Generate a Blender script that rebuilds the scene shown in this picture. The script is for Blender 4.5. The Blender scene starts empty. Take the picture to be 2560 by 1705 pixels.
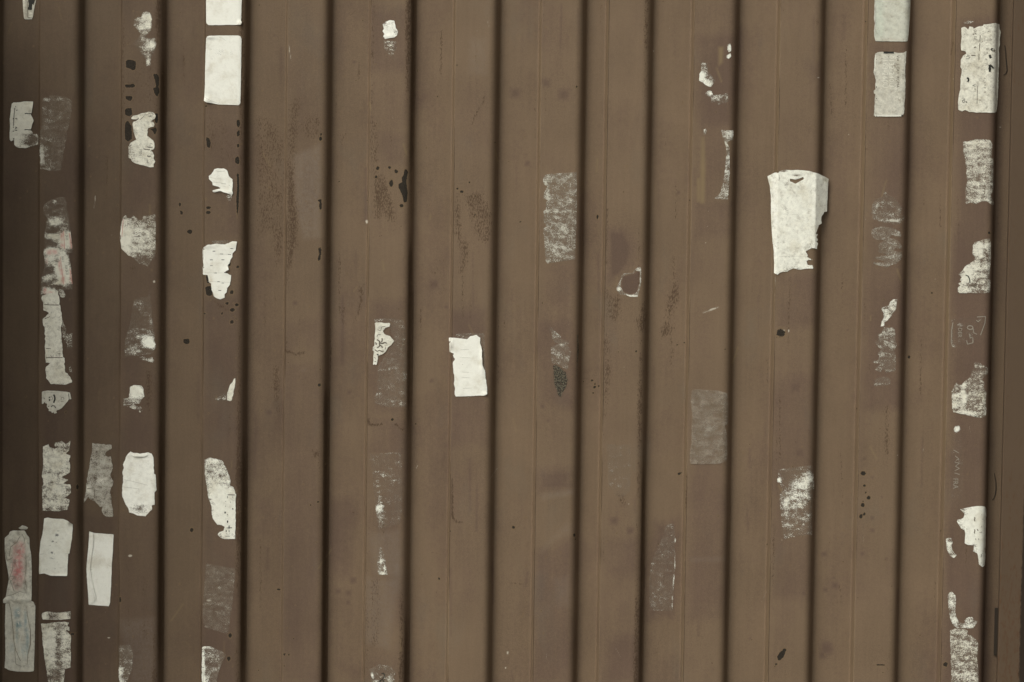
import bpy, math, random
import numpy as np
R = math.radians
C = bpy.context.scene.collection
SC = bpy.context.scene

# ---------------------------------------------------------------- camera
FPX, W, H = 7000.0, 2560.0, 1705.0          # focal length and frame in photo pixels
CAM = np.array([0.0, -8.2, 1.75])
YAW, PITCH, ROLL = -0.10828721, -0.06446839, 0.01344437
def cam_axes():
    cy, sy = math.cos(YAW), math.sin(YAW)
    Rz = np.array([[cy, sy, 0], [-sy, cy, 0], [0, 0, 1.0]])
    f = Rz @ np.array([0, math.cos(PITCH), math.sin(PITCH)])
    r = Rz @ np.array([1.0, 0, 0]); u = np.cross(r, f)
    c, s = math.cos(ROLL), math.sin(ROLL)
    return c * r + s * u, -s * r + c * u, f
AR, AU, AF = cam_axes()
import mathutils
cam = bpy.data.cameras.new('camera'); co = bpy.data.objects.new('camera', cam); C.objects.link(co)
cam.sensor_width = 36; cam.lens = FPX / W * 36; cam.clip_end = 500; cam.clip_start = 0.1
M = mathutils.Matrix((AR, AU, -AF)).transposed().to_4x4(); M.translation = CAM
co.matrix_world = M
SC.camera = co

# ---------------------------------------------------------------- light
SUN_EL, SUN_AZ = R(38), R(-36)      # azimuth measured from straight-on, negative = from the left
w = bpy.data.worlds.new('World'); SC.world = w; w.use_nodes = True
wn = w.node_tree.nodes; wl = w.node_tree.links; wn.clear()
sky = wn.new('ShaderNodeTexSky'); sky.sky_type = 'NISHITA'; sky.sun_disc = False
sky.sun_elevation = SUN_EL; sky.sun_rotation = R(180) - SUN_AZ; sky.dust_density = 4; sky.air_density = 1.2
hs = wn.new('ShaderNodeHueSaturation'); hs.inputs['Saturation'].default_value = 0.04   # a clouded, nearly grey sky
bg = wn.new('ShaderNodeBackground'); bg.inputs[1].default_value = 0.125
wo = wn.new('ShaderNodeOutputWorld')
wl.new(sky.outputs[0], hs.inputs['Color']); tn = wn.new('ShaderNodeMix'); tn.data_type = 'RGBA'; tn.blend_type = 'MULTIPLY'; tn.inputs[0].default_value = 1; tn.inputs[7].default_value = (1, .985, .91, 1)
wl.new(hs.outputs[0], tn.inputs[6]); wl.new(tn.outputs[2], bg.inputs[0]); wl.new(bg.outputs[0], wo.inputs[0])
sl = bpy.data.lights.new('sun', 'SUN'); sl.energy = 1.32; sl.angle = R(36); sl.color = (1.0, 0.965, 0.86)
so = bpy.data.objects.new('sun', sl); C.objects.link(so)
d_to_sun = mathutils.Vector((math.sin(SUN_AZ) * math.cos(SUN_EL), -math.cos(SUN_AZ) * math.cos(SUN_EL), math.sin(SUN_EL)))
so.rotation_euler = d_to_sun.to_track_quat('Z', 'Y').to_euler(); so.location = (-3, -4, 6)
vs = SC.view_settings; vs.view_transform = 'Standard'; vs.look = 'None'; vs.gamma = 1; vs.exposure = 0.02
SC.cycles.use_denoising = True; SC.cycles.max_bounces = 6; SC.cycles.transparent_max_bounces = 12

# ---------------------------------------------------------------- numeric helpers
rng = np.random.default_rng(7)
def _hash(ix, iy, seed):
    n = (ix.astype(np.int64) * 374761393 + iy.astype(np.int64) * 668265263 + seed * 1442695041) & 0x7fffffff
    n = (n ^ (n >> 13)) * 1274126177 & 0x7fffffff
    return ((n ^ (n >> 16)) & 0xffff) / 65535.0
def vnoise(x, y, seed=0):
    ix, iy = np.floor(x), np.floor(y); fx, fy = x - ix, y - iy
    fx = fx * fx * (3 - 2 * fx); fy = fy * fy * (3 - 2 * fy)
    a = _hash(ix, iy, seed); b = _hash(ix + 1, iy, seed); c = _hash(ix, iy + 1, seed); d = _hash(ix + 1, iy + 1, seed)
    return (a + (b - a) * fx) * (1 - fy) + (c + (d - c) * fx) * fy
def fbm(x, y, seed=0, o=4):
    s = 0; a = 0.5; t = 0
    for k in range(o):
        s = s + a * vnoise(x, y, seed + k * 17); t += a; a *= 0.5; x = x * 2.03; y = y * 2.03
    return s / t
ZC = {}
def key(k, pts):
    """crop coordinates -> photo pixels.  k = (column, row) of the 4 x 3 study crops, or (ox, oy, scale)"""
    p = np.asarray(pts, float).reshape(-1, 2)
    if k is None: return p
    if isinstance(k, str):
        i, j = int(k[0]), int(k[1]); return p / 2.703 + np.array([640.0 * i, (0, 560, 1125)[j]])
    return p / k[2] + np.array([k[0], k[1]])
def inside(poly, x, y):
    r = np.zeros(x.shape, bool); n = len(poly)
    for i in range(n):
        x1, y1 = poly[i]; x2, y2 = poly[(i + 1) % n]
        if y1 == y2: continue
        c = ((y1 > y) != (y2 > y)) & (x < (x2 - x1) * (y - y1) / (y2 - y1) + x1); r ^= c
    return r
def seg_near(x, y, poly, closed=True):
    A = poly; B = np.roll(poly, -1, 0)
    if not closed: A, B = poly[:-1], poly[1:]
    best = np.full(x.shape, 1e9); bx = x.copy(); by = y.copy()
    for (x1, y1), (x2, y2) in zip(A, B):
        dx, dy = x2 - x1, y2 - y1; L = dx * dx + dy * dy + 1e-9
        t = np.clip(((x - x1) * dx + (y - y1) * dy) / L, 0, 1); px = x1 + t * dx; py = y1 + t * dy
        d = np.hypot(x - px, y - py); m = d < best
        best[m] = d[m]; bx[m] = px[m]; by[m] = py[m]
    return best, bx, by

# ---------------------------------------------------------------- wall profile (250 mm pitch: 110 crest, 18 slope, 104 trough, 18 slope)
DEP = 0.038
LX = [-3.8248, -3.5748, -3.3248, -3.0748, -2.8248, -2.5748, -2.3248, -2.0747, -1.8210, -1.5725, -1.3234, -1.0720, -0.8175, -0.6212, -0.3709, -0.1216, 0.1290, 0.3806]
CREST, SLOPE_IN, SLOPE_OUT = 0.118, 0.009, 0.012
XEND = 0.548
prof = []
def bend(cx, y, side):      # a rounded fold: a few points round the corner
    pass
pts = [(-3.95, DEP)]
for L in LX:
    pts += [(L - SLOPE_IN, DEP), (L, 0.0), (L + CREST, 0.0)]
    pts += [(L + CREST + SLOPE_OUT, DEP)] if L != LX[-1] else [(L + CREST + 0.010, 0.052)]
pts += [(XEND, 0.052)]
def rounded(pts, n=7):
    out = [np.array(pts[0])]
    for a, b, c in zip(pts[:-2], pts[1:-1], pts[2:]):
        a, b, c = map(np.array, (a, b, c)); u = (a - b) / np.linalg.norm(a - b); v = (c - b) / np.linalg.norm(c - b)
        r = 0.019 if (b[1] == 0.0 and c[1] > 0) else (0.004 if b[1] == 0.0 else 0.006)
        rr = min(r, 0.45 * np.linalg.norm(a - b), 0.45 * np.linalg.norm(c - b)); p, q = b + u * rr, b + v * rr
        for t in np.linspace(0, 1, n): out.append((1 - t) ** 2 * p + 2 * t * (1 - t) * b + t * t * q)
    out.append(np.array(pts[-1])); return np.array(out)
prof = rounded(pts)
def depth(X): return np.interp(X, prof[:, 0], prof[:, 1])
def dent(X, Z): return 0.0024 * (fbm(X * 3 + 40, Z * 1.1 + 7, 5, 3) - .5)
def rays(u, v):
    d = AF[:, None] * FPX + AR[:, None] * (u - W / 2) + AU[:, None] * (H / 2 - v); return d / d[1]
def hit(u, v):
    """photo pixel -> point on the corrugated wall"""
    d = rays(u, v); Y = np.full(u.shape, -0.01); done = np.zeros(u.shape, bool); res = np.full(u.shape, DEP)
    prev = -0.01 - depth(d[0] * (-0.01 - CAM[1]) + CAM[0]); py = -0.01
    for y in np.linspace(-0.006, DEP + 0.004, 45):
        g = y - depth(d[0] * (y - CAM[1]) + CAM[0]); m = (~done) & (g >= 0)
        t = prev / np.minimum(prev - g, -1e-9); res[m] = (py + (y - py) * np.clip(t, 0, 1))[m]; done |= m; prev = g; py = y
    t = res - CAM[1]
    return CAM[0] + d[0] * t, res, CAM[2] + d[2] * t
def project(x, y, z):
    p = np.stack([x - CAM[0], y - CAM[1], z - CAM[2]]); dz = AF @ p
    return W / 2 + FPX * (AR @ p) / dz, H / 2 - FPX * (AU @ p) / dz

# ---------------------------------------------------------------- wear fields on the steel, kept at half the photo's pixels
CH = {c: np.zeros((860, 1290), np.float32) for c in 'rust chip purple seam tan dust moss pale'.split()}
def _put(ch, x0, x1, y0, y1, fn, mode='max', amp=1):
    a = CH[ch]; X0, X1 = max(0, int(x0 / 2)), min(1290, int(x1 / 2) + 2); Y0, Y1 = max(0, int(y0 / 2)), min(860, int(y1 / 2) + 2)
    if X1 <= X0 or Y1 <= Y0: return
    yy, xx = np.mgrid[Y0:Y1, X0:X1]; val = fn(xx * 2.0, yy * 2.0) * amp; s = a[Y0:Y1, X0:X1]
    if mode == 'max': np.maximum(s, val, out=s)
    else: s += val
def blob(ch, k, x, y, rx, ry, amp=1.0, p=2.0):
    (cx, cy), = key(k, (x, y)); sc = 2.703 if isinstance(k, str) else (k[2] if k else 1); rx, ry = rx / sc, ry / sc
    _put(ch, cx - 2.2 * rx, cx + 2.2 * rx, cy - 2.2 * ry, cy + 2.2 * ry, lambda X, Y: np.exp(-(np.abs((X - cx) / rx) ** p + np.abs((Y - cy) / ry) ** p)), amp=amp)
def patch(ch, k, pts, amp=1.0, soft=3.0):
    P = key(k, pts)
    def f(X, Y):
        d, _, _ = seg_near(X.ravel().copy(), Y.ravel().copy(), P); d = d.reshape(X.shape); s = np.where(inside(P, X, Y), d, -d)
        return np.clip(0.5 + s / (2 * soft), 0, 1)
    _put(ch, P[:, 0].min() - soft, P[:, 0].max() + soft, P[:, 1].min() - soft, P[:, 1].max() + soft, f, amp=amp)
def stroke(ch, k, pts, wd=2.0, amp=1.0):
    P = key(k, pts)
    def f(X, Y):
        d, _, _ = seg_near(X.ravel().copy(), Y.ravel().copy(), P, False); return np.exp(-(d.reshape(X.shape) / wd) ** 2)
    _put(ch, P[:, 0].min() - 3 * wd, P[:, 0].max() + 3 * wd, P[:, 1].min() - 3 * wd, P[:, 1].max() + 3 * wd, f, amp=amp)
def rect(x0, y0, x1, y1): return [(x0, y0), (x1, y0), (x1, y1), (x0, y1)]

# black chips in the paint, traced one by one
for q in [[(850, 408), (880, 402), (918, 415), (915, 470), (895, 478), (880, 465), (850, 455)], [(845, 568), (875, 572), (900, 565), (916, 580), (905, 592), (848, 592)],
          [(845, 648), (890, 650), (898, 662), (880, 685), (850, 668)], [(845, 735), (888, 728), (895, 770), (875, 788), (845, 775)],
          [(848, 825), (865, 815), (888, 850), (892, 900), (890, 940), (865, 958), (845, 940), (842, 870)], [(1033, 500), (1060, 500), (1076, 520), (1072, 590), (1055, 588), (1048, 545)],
          [(1035, 592), (1072, 590), (1078, 620), (1062, 658), (1040, 625)], [(1045, 765), (1065, 765), (1070, 810), (1060, 835), (1045, 825), (1052, 790)],
          [(1010, 870), (1055, 862), (1060, 885), (1045, 912), (1035, 890)], [(1600, 812), (1618, 808), (1624, 840), (1612, 866), (1600, 845)], [(1600, 895), (1618, 875), (1622, 915), (1600, 925)],
          [(1600, 975), (1615, 970), (1620, 990), (1605, 1000)], [(1588, 1070), (1610, 1052), (1620, 1085), (1612, 1115), (1592, 1100)], [(1600, 1172), (1614, 1175), (1618, 1270), (1612, 1400), (1602, 1480), (1597, 1350), (1603, 1250)],
          [(1393, 925), (1415, 935), (1425, 965), (1418, 1002), (1398, 990)], [(1393, 1395), (1425, 1395), (1422, 1412), (1395, 1412)], [(1392, 1425), (1425, 1428), (1420, 1446), (1392, 1444)],
          [(1385, 710), (1400, 712), (1398, 726), (1387, 724)], [(1386, 1340), (1396, 1344), (1394, 1356)], [(1205, 1372), (1222, 1368), (1226, 1384), (1212, 1400)], [(1215, 1418), (1236, 1430), (1232, 1456), (1220, 1452)]]:
    patch('chip', '00', q, soft=2.2)
for q in [[(1262, 45), (1290, 36), (1302, 55), (1285, 70), (1268, 62)], [(1238, 778), (1278, 775), (1282, 805), (1262, 812), (1240, 805)], [(1390, 345), (1408, 350), (1420, 390), (1425, 402), (1398, 398)],
          [(1385, 425), (1425, 418), (1438, 470), (1425, 488), (1395, 480)], [(415, 155 - 0), (415, 156), (416, 157)]]:
    patch('chip', '01', q, soft=2.2)
for k, x, y, rx, ry in [('01', 1550, 272, 9, 14), ('01', 1607, 290, 9, 9), ('01', 1566, 461, 12, 12), ('01', 1571, 581, 15, 12), ('01', 1567, 662, 12, 12), ('01', 1600, 546, 13, 9), ('01', 1535, 536, 12, 8),
                        ('01', 1383, 605, 7, 7), ('01', 1500, 605, 6, 9), ('01', 445, 1273, 5, 8), ('02', 1555, 1253, 11, 15), ('02', 1546, 1410, 11, 14), ('02', 1295, 540, 11, 14), ('02', 812, 1012, 6, 20), ('02', 490, 1244, 12, 8), ('02', 523, 250, 8, 16),
                        ('10', 437, 938, 9, 14), ('10', 440, 908, 6, 8), ('10', 432, 1355, 14, 8), ('10', 436, 1390, 8, 26), ('10', 822, 1137, 10, 12), ('10', 812, 1196, 8, 9), ('10', 902, 1132, 10, 9), ('10', 984, 1389, 13, 11),
                        ('10', 914, 1238, 13, 22), ('10', 1390, 1295, 12, 8), ('10', 1362, 1275, 7, 7), ('10', 1484, 1324, 6, 5), ('10', 1442, 1232, 6, 6), ('10', 1358, 440, 5, 8), ('10', 1480, 1450, 5, 8), ('11', 921, 1321, 9, 9), ('11', 428, 1088, 10, 10),
                        ('11', 433, 981, 5, 5), ('12', 192, 1381, 8, 8), ('12', 222, 1383, 6, 6), ('12', 190, 1457, 6, 6), ('12', 421, 351, 9, 5), ('12', 369, 371, 6, 6), ('12', 154, 942, 13, 6), ('12', 1237, 870, 5, 12),
                        ('20', 436, 587, 7, 6), ('20', 546, 650, 4, 4), ('20', 577, 1465, 7, 14), ('20', 226, 183, 5, 5), ('20', 57, 1498, 6, 5), ('21', 540, 1058, 9, 7), ('21', 560, 1080, 7, 6), ('21', 558, 1103, 8, 9), ('21', 586, 1096, 7, 6),
                        ('21', 549, 1141, 6, 6), ('21', 839, 861, 7, 7), ('21', 1440, 846, 7, 5), ('21', 1117, 817, 5, 5), ('21', 1165, 803, 5, 5), ('22', 1130, 160, 10, 8), ('22', 10, 523, 10, 10), ('22', 420, 575, 7, 12),
                        ('31', 86, 736, 26, 24), ('31', 953, 899, 8, 10), ('31', 1107, 467, 8, 6), ('31', 1495, 60, 9, 8), ('32', 644, 158, 17, 13), ('32', 652, 240, 9, 8), ('32', 661, 288, 6, 6), ('32', 680, 323, 12, 12), ('32', 645, 346, 5, 5), ('32', 640, 372, 13, 13),
                        ('32', 651, 433, 7, 10), ('32', 628, 449, 11, 13), ('32', 1200, 1450, 13, 15), ('32', 55, 1448, 8, 6), ('32', 270, 346, 6, 6), ('30', 1698, 1350, 5, 5), ('32', 112, 1352, 12, 10)]:
    blob('chip', k, x, y, rx * 1.25, ry * 1.25, 1.0)
patch('chip', '10', [(1005, 1135), (1028, 1160), (1015, 1230), (1025, 1300), (1020, 1365), (1000, 1370), (990, 1320), (965, 1270), (962, 1245), (990, 1230), (985, 1200), (1000, 1180)], soft=2)
patch('chip', '10', [(935, 1140), (960, 1155), (958, 1172), (938, 1168)], soft=2)
patch('chip', '11', [(418, 160), (440, 152), (446, 185), (438, 240), (420, 258), (414, 240), (424, 205)], .72, soft=3)
patch('chip', '32', [(62, 1395), (85, 1360), (108, 1352), (118, 1368), (105, 1400), (80, 1422), (68, 1420)], soft=2.2)
stroke('chip', '32', [(735, 1453), (790, 1453)], 1.6); stroke('chip', '22', [(1120, 165), (1148, 152)], 1.8, .9)
stroke('rust', '12', [(1190, 690), (1225, 698), (1252, 716)], 2, 1.0); stroke('rust', '31', [(130, 1565), (228, 1412)], 1.4, .75); stroke('rust', '12', [(640, 410), (695, 440)], 1.5, .8)
stroke('rust', '22', [(160, 945), (300, 932), (400, 925)], 1.5, .7); stroke('rust', '22', [(-10, 900), (70, 905)], 1.5, .7); stroke('rust', '11', [(790, 95), (900, 65), (1005, 0)], 1.2, .75)
stroke('rust', '32', [(478, 910), (503, 1030)], 2.0, .75); patch('rust', '32', [(455, 1018), (505, 1022), (508, 1036), (455, 1032)], .72)
stroke('chip', '01', [(1580, 620), (1605, 648)], 1.6, .8)
# rust lines where a label edge once let water in
stroke('rust', '11', [(207, 862), (240, 868), (262, 880), (300, 872), (322, 870)], 4.0, 1.25); stroke('rust', '11', [(207, 760), (204, 862)], 2.5, .95)
stroke('rust', '11', [(760, 1320), (768, 1358), (820, 1356), (850, 1352)], 3.6, 1.25); stroke('rust', '11', [(945, 1355), (965, 1370), (990, 1390)], 3.8, 1.25)
stroke('rust', '12', [(1324, 195), (1326, 330), (1328, 455), (1345, 475), (1362, 490), (1390, 488)], 3.2, 1.2)
stroke('rust', '10', [(1545, 655), (1535, 695), (1490, 760), (1462, 840)], 4, .78)
# rusted, speckled areas
for k, q, a in [('10', [(0, 790), (60, 760), (195, 900), (195, 1600), (0, 1600)], .62), ('10', [(225, 720), (265, 650), (320, 655), (310, 760), (280, 1000), (245, 1300), (205, 1600), (203, 1000), (215, 800)], .70),
                ('10', [(330, 760), (440, 780), (440, 960), (320, 940), (280, 850)], .62), ('10', [(205, 1050), (250, 1100), (290, 1568), (205, 1568)], .98), ('11', [(205, -10), (290, -10), (270, 180), (235, 320), (215, 420), (205, 400)], 1.0),
                ('11', [(110, -20), (190, -20), (180, 260), (140, 300), (100, 100)], .7), ('10', [(780, 780), (825, 820), (835, 1000), (830, 1130), (785, 1100)], .78), ('10', [(785, 1150), (870, 1180), (930, 1350), (955, 1440), (940, 1510), (860, 1480), (790, 1490)], .82),
                ('11', [(570, 540), (610, 560), (605, 700), (575, 690)], .8), ('11', [(700, 420), (738, 400), (720, 560), (690, 640), (655, 680), (665, 630), (690, 560)], .86), ('11', [(1340, -200), (1380, -210), (1400, 100), (1450, 120), (1440, 250), (1395, 350), (1365, 340), (1385, 200), (1340, 60)], .82),
                ('11', [(1400, -200), (1560, -230), (1600, 20), (1560, 150), (1500, 100), (1460, 20)], .78), ('11', [(120, 960), (165, 950), (165, 1300), (130, 1240), (110, 1100)], .88), ('21', [(625, 430), (690, 480), (740, 470), (730, 640), (690, 660), (640, 640)], .8),
                ('21', [(870, 530), (905, 520), (905, 720), (850, 740), (835, 660), (860, 600)], .95), ('21', [(1085, 220), (1102, 215), (1110, 330), (1130, 400), (1130, 500), (1090, 600), (1085, 960), (1075, 960), (1060, 760), (1005, 770), (1000, 730), (1040, 620), (1045, 520), (1080, 400)], .85),
                ('21', [(615, 660), (650, 680), (670, 1000), (650, 1300), (615, 1400)], .82), ('00', [(1395, 735), (1500, 800), (1600, 900), (1590, 1100), (1400, 1050)], .5), ('01', [(1440, 520), (1500, 540), (1560, 575), (1530, 590), (1470, 560)], 1.0),
                ('01', [(870, 290), (915, 280), (915, 330), (885, 350)], .8), ('01', [(985, 990), (1025, 980), (1025, 1200), (1005, 1310), (985, 1200)], 1.05), ('11', [(1120, 380), (1290, 120), (1290, 560), (1270, 560)], .3), ('22', [(700, 310), (760, 300), (770, 380), (730, 385)], .95),
                ('00', [(860, 420), (1060, 380), (1060, 700), (860, 700)], .45), ('12', [(370, 0), (440, 0), (435, 60), (380, 60)], .85), ('12', [(760, 880), (850, 860), (840, 1330), (760, 1330)], .55), ('10', [(575, 905), (615, 905), (600, 980), (570, 1000)], .7),
                ('31', [(1640, 0), (1730, 0), (1730, 560), (1640, 480)], .62), ('30', [(1640, 100), (1730, 300), (1730, 1568), (1640, 1568)], .55), ('32', [(1690, 300), (1730, 200), (1730, 1568), (1690, 1568)], .95), ('12', [(1205, 900), (1225, 900), (1228, 985), (1212, 985)], .7),
                ('30', [(300, 140), (340, 130), (345, 160), (310, 180)], .7), ('31', [(780, 1215), (815, 1215), (820, 1568), (778, 1568)], .75), ('32', [(780, 0), (815, 0), (800, 95), (785, 90)], .5), ('02', [(950, 850), (1010, 880), (1000, 1290), (950, 1280)], .55)]:
    patch('rust', k, q, a, soft=9)
for k, x, y, r_ in [('32', 705, 185, 10), ('32', 770, 316, 9), ('32', 705, 460, 13), ('32', 705, 543, 14), ('32', 635, 700, 11), ('32', 800, 735, 9), ('32', 380, 705, 17), ('32', 452, 913, 18), ('32', 385, 945, 14), ('32', 240, 965, 17), ('32', 443, 862, 7), ('32', 215, 22, 30), ('31', 185, 1105, 36),
                    ('20', 232, 560, 28), ('20', 350, 640, 36), ('20', 22, 630, 34), ('32', 395, 1340, 38), ('32', 370, 1385, 22), ('31', 60, 1210, 8), ('22', 690, 478, 22), ('22', 800, 545, 22), ('11', 88, 1273, 14), ('11', 265, 535, 12), ('12', 558, 955, 15), ('12', 625, 965, 17), ('12', 655, 880, 22), ('12', 625, 1030, 10),
                    ('11', 1190, 1058, 13), ('11', 1205, 410, 26), ('21', 208, 1230, 14), ('21', 243, 1328, 8), ('32', 655, 57, 9), ('10', 122, 240, 9), ('10', 665, 418, 12), ('11', 630, 1137, 9), ('31', 540, 715, 8), ('11', 1285, 560, 10), ('20', 104, 1105, 14), ('20', 1125, 1300, 10), ('22', 1610, 1275, 9)]:
    blob('purple', k, x, y, r_ * 1.25, r_ * 1.25, .95, 4)
# paint kept darker and redder where a label used to cover it
for k, q, a in [('21', [(640, 30), (770, 30), (820, 150), (800, 280), (740, 360), (645, 392)], 1.0), ('10', [(780, 60), (1030, 60), (1030, 470), (780, 480)], .75), ('10', [(835, 912), (1015, 912), (1010, 1105), (880, 1110), (840, 1000)], .7), ('11', [(780, 520), (1010, 520), (1010, 1290), (770, 1290)], .8),
                ('11', [(760, 1300), (1000, 1300), (1000, 1568), (750, 1568)], .8), ('11', [(1320, 600), (1570, 560), (1575, 1500), (1310, 1500)], .75), ('12', [(745, 0), (1000, 0), (1000, 1568), (740, 1568)], .6), ('20', [(1255, 240), (1500, 240), (1500, 860), (1260, 860)], .8), ('20', [(1300, 870), (1440, 870), (1420, 1360), (1290, 1360)], .3),
                ('20', [(1240, 1360), (1500, 1360), (1500, 1600), (1240, 1600)], .7), ('11', [(200, 650), (440, 645), (440, 850), (330, 860), (200, 850)], .6), ('11', [(190, 940), (440, 930), (440, 1568), (190, 1568)], .7), ('12', [(180, 0), (430, 0), (430, 1568), (180, 1568)], .65), ('12', [(480, 330), (640, 330), (690, 420), (640, 850), (500, 860)], .6),
                ('12', [(0, 320), (95, 320), (95, 560), (0, 560)], .6), ('21', [(190, 260), (430, 250), (430, 700), (200, 430)], .4), ('21', [(180, 680), (430, 620), (430, 1250), (180, 1200)], .8), ('22', [(165, 130), (410, 130), (405, 270), (180, 290)], .9), ('22', [(165, 690), (400, 600), (395, 1568), (150, 1568)], .8), ('22', [(640, 600), (860, 600), (850, 860), (640, 840)], .6),
                ('22', [(650, 1300), (850, 1230), (850, 1568), (640, 1568)], .8), ('22', [(1220, 60), (1450, 60), (1445, 1150), (1200, 1150)], .75), ('22', [(960, 480), (1130, 470), (1130, 1150), (910, 1150)], .9), ('21', [(950, 1240), (1180, 1200), (1170, 1568), (920, 1568)], .3), ('30', [(258, 430), (300, 412), (355, 430), (350, 560), (305, 560)], .8),
                ('30', [(300, 560), (350, 560), (355, 750)], .6), ('30', [(690, 285), (950, 285), (945, 1600), (680, 1600)], .75), ('31', [(60, 340), (340, 330), (330, 700), (60, 700)], .8), ('31', [(50, 1020), (310, 1020), (310, 1568), (45, 1568)], .6), ('31', [(680, -30), (930, -30), (920, 1250), (670, 1250)], .8), ('32', [(40, -20), (315, -20), (300, 1000), (30, 1000)], .7),
                ('30', [(1280, 120), (1570, 120), (1560, 1600), (1270, 1600)], .9), ('31', [(1250, -30), (1530, -30), (1500, 1568), (1230, 1568)], .9), ('32', [(1200, -30), (1500, -30), (1475, 1568), (1190, 1568)], .9), ('00', [(830, -10), (1080, -10), (1080, 1600), (830, 1600)], .5), ('00', [(1390, 700), (1640, 700), (1640, 1600), (1380, 1600)], .6), ('00', [(285, 620), (520, 620), (520, 1600), (280, 1600)], .6),
                ('01', [(280, -30), (520, -30), (520, 1600), (270, 1600)], .9), ('01', [(825, 200), (1075, 200), (1070, 1568), (820, 1568)], .7), ('01', [(1375, 500), (1620, 500), (1615, 1568), (1370, 1568)], .8), ('02', [(270, -30), (510, -30), (510, 1600), (265, 1600)], .9), ('02', [(555, 430), (790, 430), (780, 1600), (555, 1600)], .8), ('02', [(815, 430), (1060, 430), (1055, 1600), (810, 1600)], .6),
                ('02', [(1370, -30), (1620, -30), (1610, 1600), (1365, 1600)], .8), ('00', [(1190, 1320), (1280, 1300), (1290, 1440), (1200, 1480)], .5), ('12', [(540, 1440), (720, 1500), (700, 1540), (560, 1470)], .6), ('10', [(560, 30), (600, 30), (600, 560), (560, 560)], .5), ('10', [(1090, 640), (1150, 640), (1150, 720), (1090, 720)], .7)]:
    patch('purple', k, q, a, soft=14)
patch('purple', '21', [(735, 400), (750, 350), (830, 330), (868, 300), (864, 400), (845, 470), (790, 480), (745, 455)], 1.08, soft=3)
# tan scuffs to an older coat, dusty pale spots, fine pale scratches
for k, q in [('20', [(1285, 930), (1295, 930), (1303, 1130), (1298, 1370), (1275, 1370), (1278, 1130)]), ('20', [(1255, 1210), (1268, 1210), (1268, 1360), (1255, 1360)]), ('20', [(1398, 320), (1425, 320), (1420, 420), (1400, 440)])]:
    patch('tan', k, q, 1, soft=5)
for k, x, y, rx, ry in [('20', 1068, 190, 4, 4), ('00', 604, 135, 3, 3), ('11', 519 - 4, 1025, 4, 4), ('10', 519, 1390, 4, 4), ('01', 1041, 390, 9, 9), ('01', 756, 75, 4, 4), ('12', 1700, 1370, 6, 14), ('12', 1686, 1472, 6, 8), ('31', 105, 718, 12, 7), ('31', 75, 722, 10, 5), ('31', 140, 722, 6, 12),
                        ('10', 1492, 209, 5, 5), ('22', 788, 366, 5, 5), ('22', 65, 508, 4, 4), ('21', 757, 965, 4, 4), ('30', 1252, 535, 5, 5), ('30', 1570, 860, 5, 8), ('32', 365, 425, 4, 4), ('32', 93, 608, 6, 6), ('21', 1322, 18, 4, 4), ('21', 1309, 127, 5, 5), ('10', 1410, 335, 4, 4), ('12', 940, 410, 4, 4),
                        ('30', 545, 910, 5, 5), ('10', 748, 1498, 10, 14), ('31', 1133, 372, 4, 4), ('20', 957, 345, 3, 8), ('32', 85, 1395, 5, 20), ('30', 340, 525, 8, 6), ('02', 735, 1270, 12, 5), ('02', 880, 715, 16, 8), ('02', 1412, 1016, 18, 8)]:
    blob('dust', k, x, y, rx * 1.3, ry * 1.3, 1.0)
for k, q, wd, a in [('10', [(222, 300), (230, 360), (238, 410)], 2.0, .8), ('10', [(395, 205), (402, 280)], 1.2, .8), ('10', [(388, 70), (392, 150)], 1, .7), ('10', [(335, 90), (342, 125)], 1, .7), ('10', [(375, 440), (378, 490)], 1, .7), ('10', [(1523, 0), (1526, 120)], 1.2, .8), ('10', [(1562, 125), (1577, 190)], 1.4, .8),
                    ('20', [(910, 405), (912, 465)], 1, .7), ('21', [(1290, 600), (1350, 580), (1395, 562)], 4.5, .62), ('21', [(1340, 578), (1372, 570)], 2.2, 1), ('31', [(50, 350), (44, 490)], 1.2, .7), ('31', [(75, 350), (72, 500)], 1, .6), ('30', [(322, 660), (355, 750)], 1, .7), ('30', [(1268, 1020), (1268, 1090)], 1.5, .6),
                    ('02', [(300, 960), (300, 1040), (345, 1040)], 1, .6), ('02', [(820, 870), (905, 876)], 1, .6), ('22', [(220, 660), (400, 600)], 2, .3), ('21', [(385, 675), (380, 705)], 1, .7), ('31', [(1360, 1370), (1368, 1415)], 2.5, .6)]:
    stroke('dust', k, q, wd, a)
rs = random.Random(3)
for k, x, y, n, sx, sy, a in [('11', 1480, 1210, 34, 60, 45, .8), ('10', 1500, 340, 40, 50, 70, .5), ('02', 860, 470, 26, 45, 60, .9), ('02', 900, 850, 26, 90, 200, .6), ('02', 720, 1200, 18, 30, 110, .8), ('00', 1560, 200, 14, 60, 16, .8), ('00', 1570, 760, 10, 30, 60, .6), ('01', 1000, 500, 30, 50, 90, .6),
                             ('20', 1320, 1480, 16, 30, 90, .8), ('10', 900, 330, 36, 55, 50, .7), ('31', 150, 380, 14, 90, 30, .6), ('31', 130, 780, 16, 40, 60, .5), ('22', 900, 350, 6, 200, 300, .5), ('12', 1430, 1150, 20, 60, 120, .5), ('12', 1500, 20, 12, 60, 20, .8), ('32', 860, 50, 16, 22, 45, .9), ('31', 860, 1540, 12, 20, 40, .9), ('32', 800, 1250, 8, 150, 150, .4),
                             ('11', 1450, 1500, 18, 30, 180, .8), ('22', 1350, 300, 4, 300, 300, .4), ('02', 1490, 330, 10, 40, 60, .6)]:
    for i in range(n): blob('dust', k, x + rs.gauss(0, sx), y + rs.gauss(0, sy), rs.uniform(2.2, 5), rs.uniform(2.2, 5), a * rs.uniform(.7, 1.1))
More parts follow.
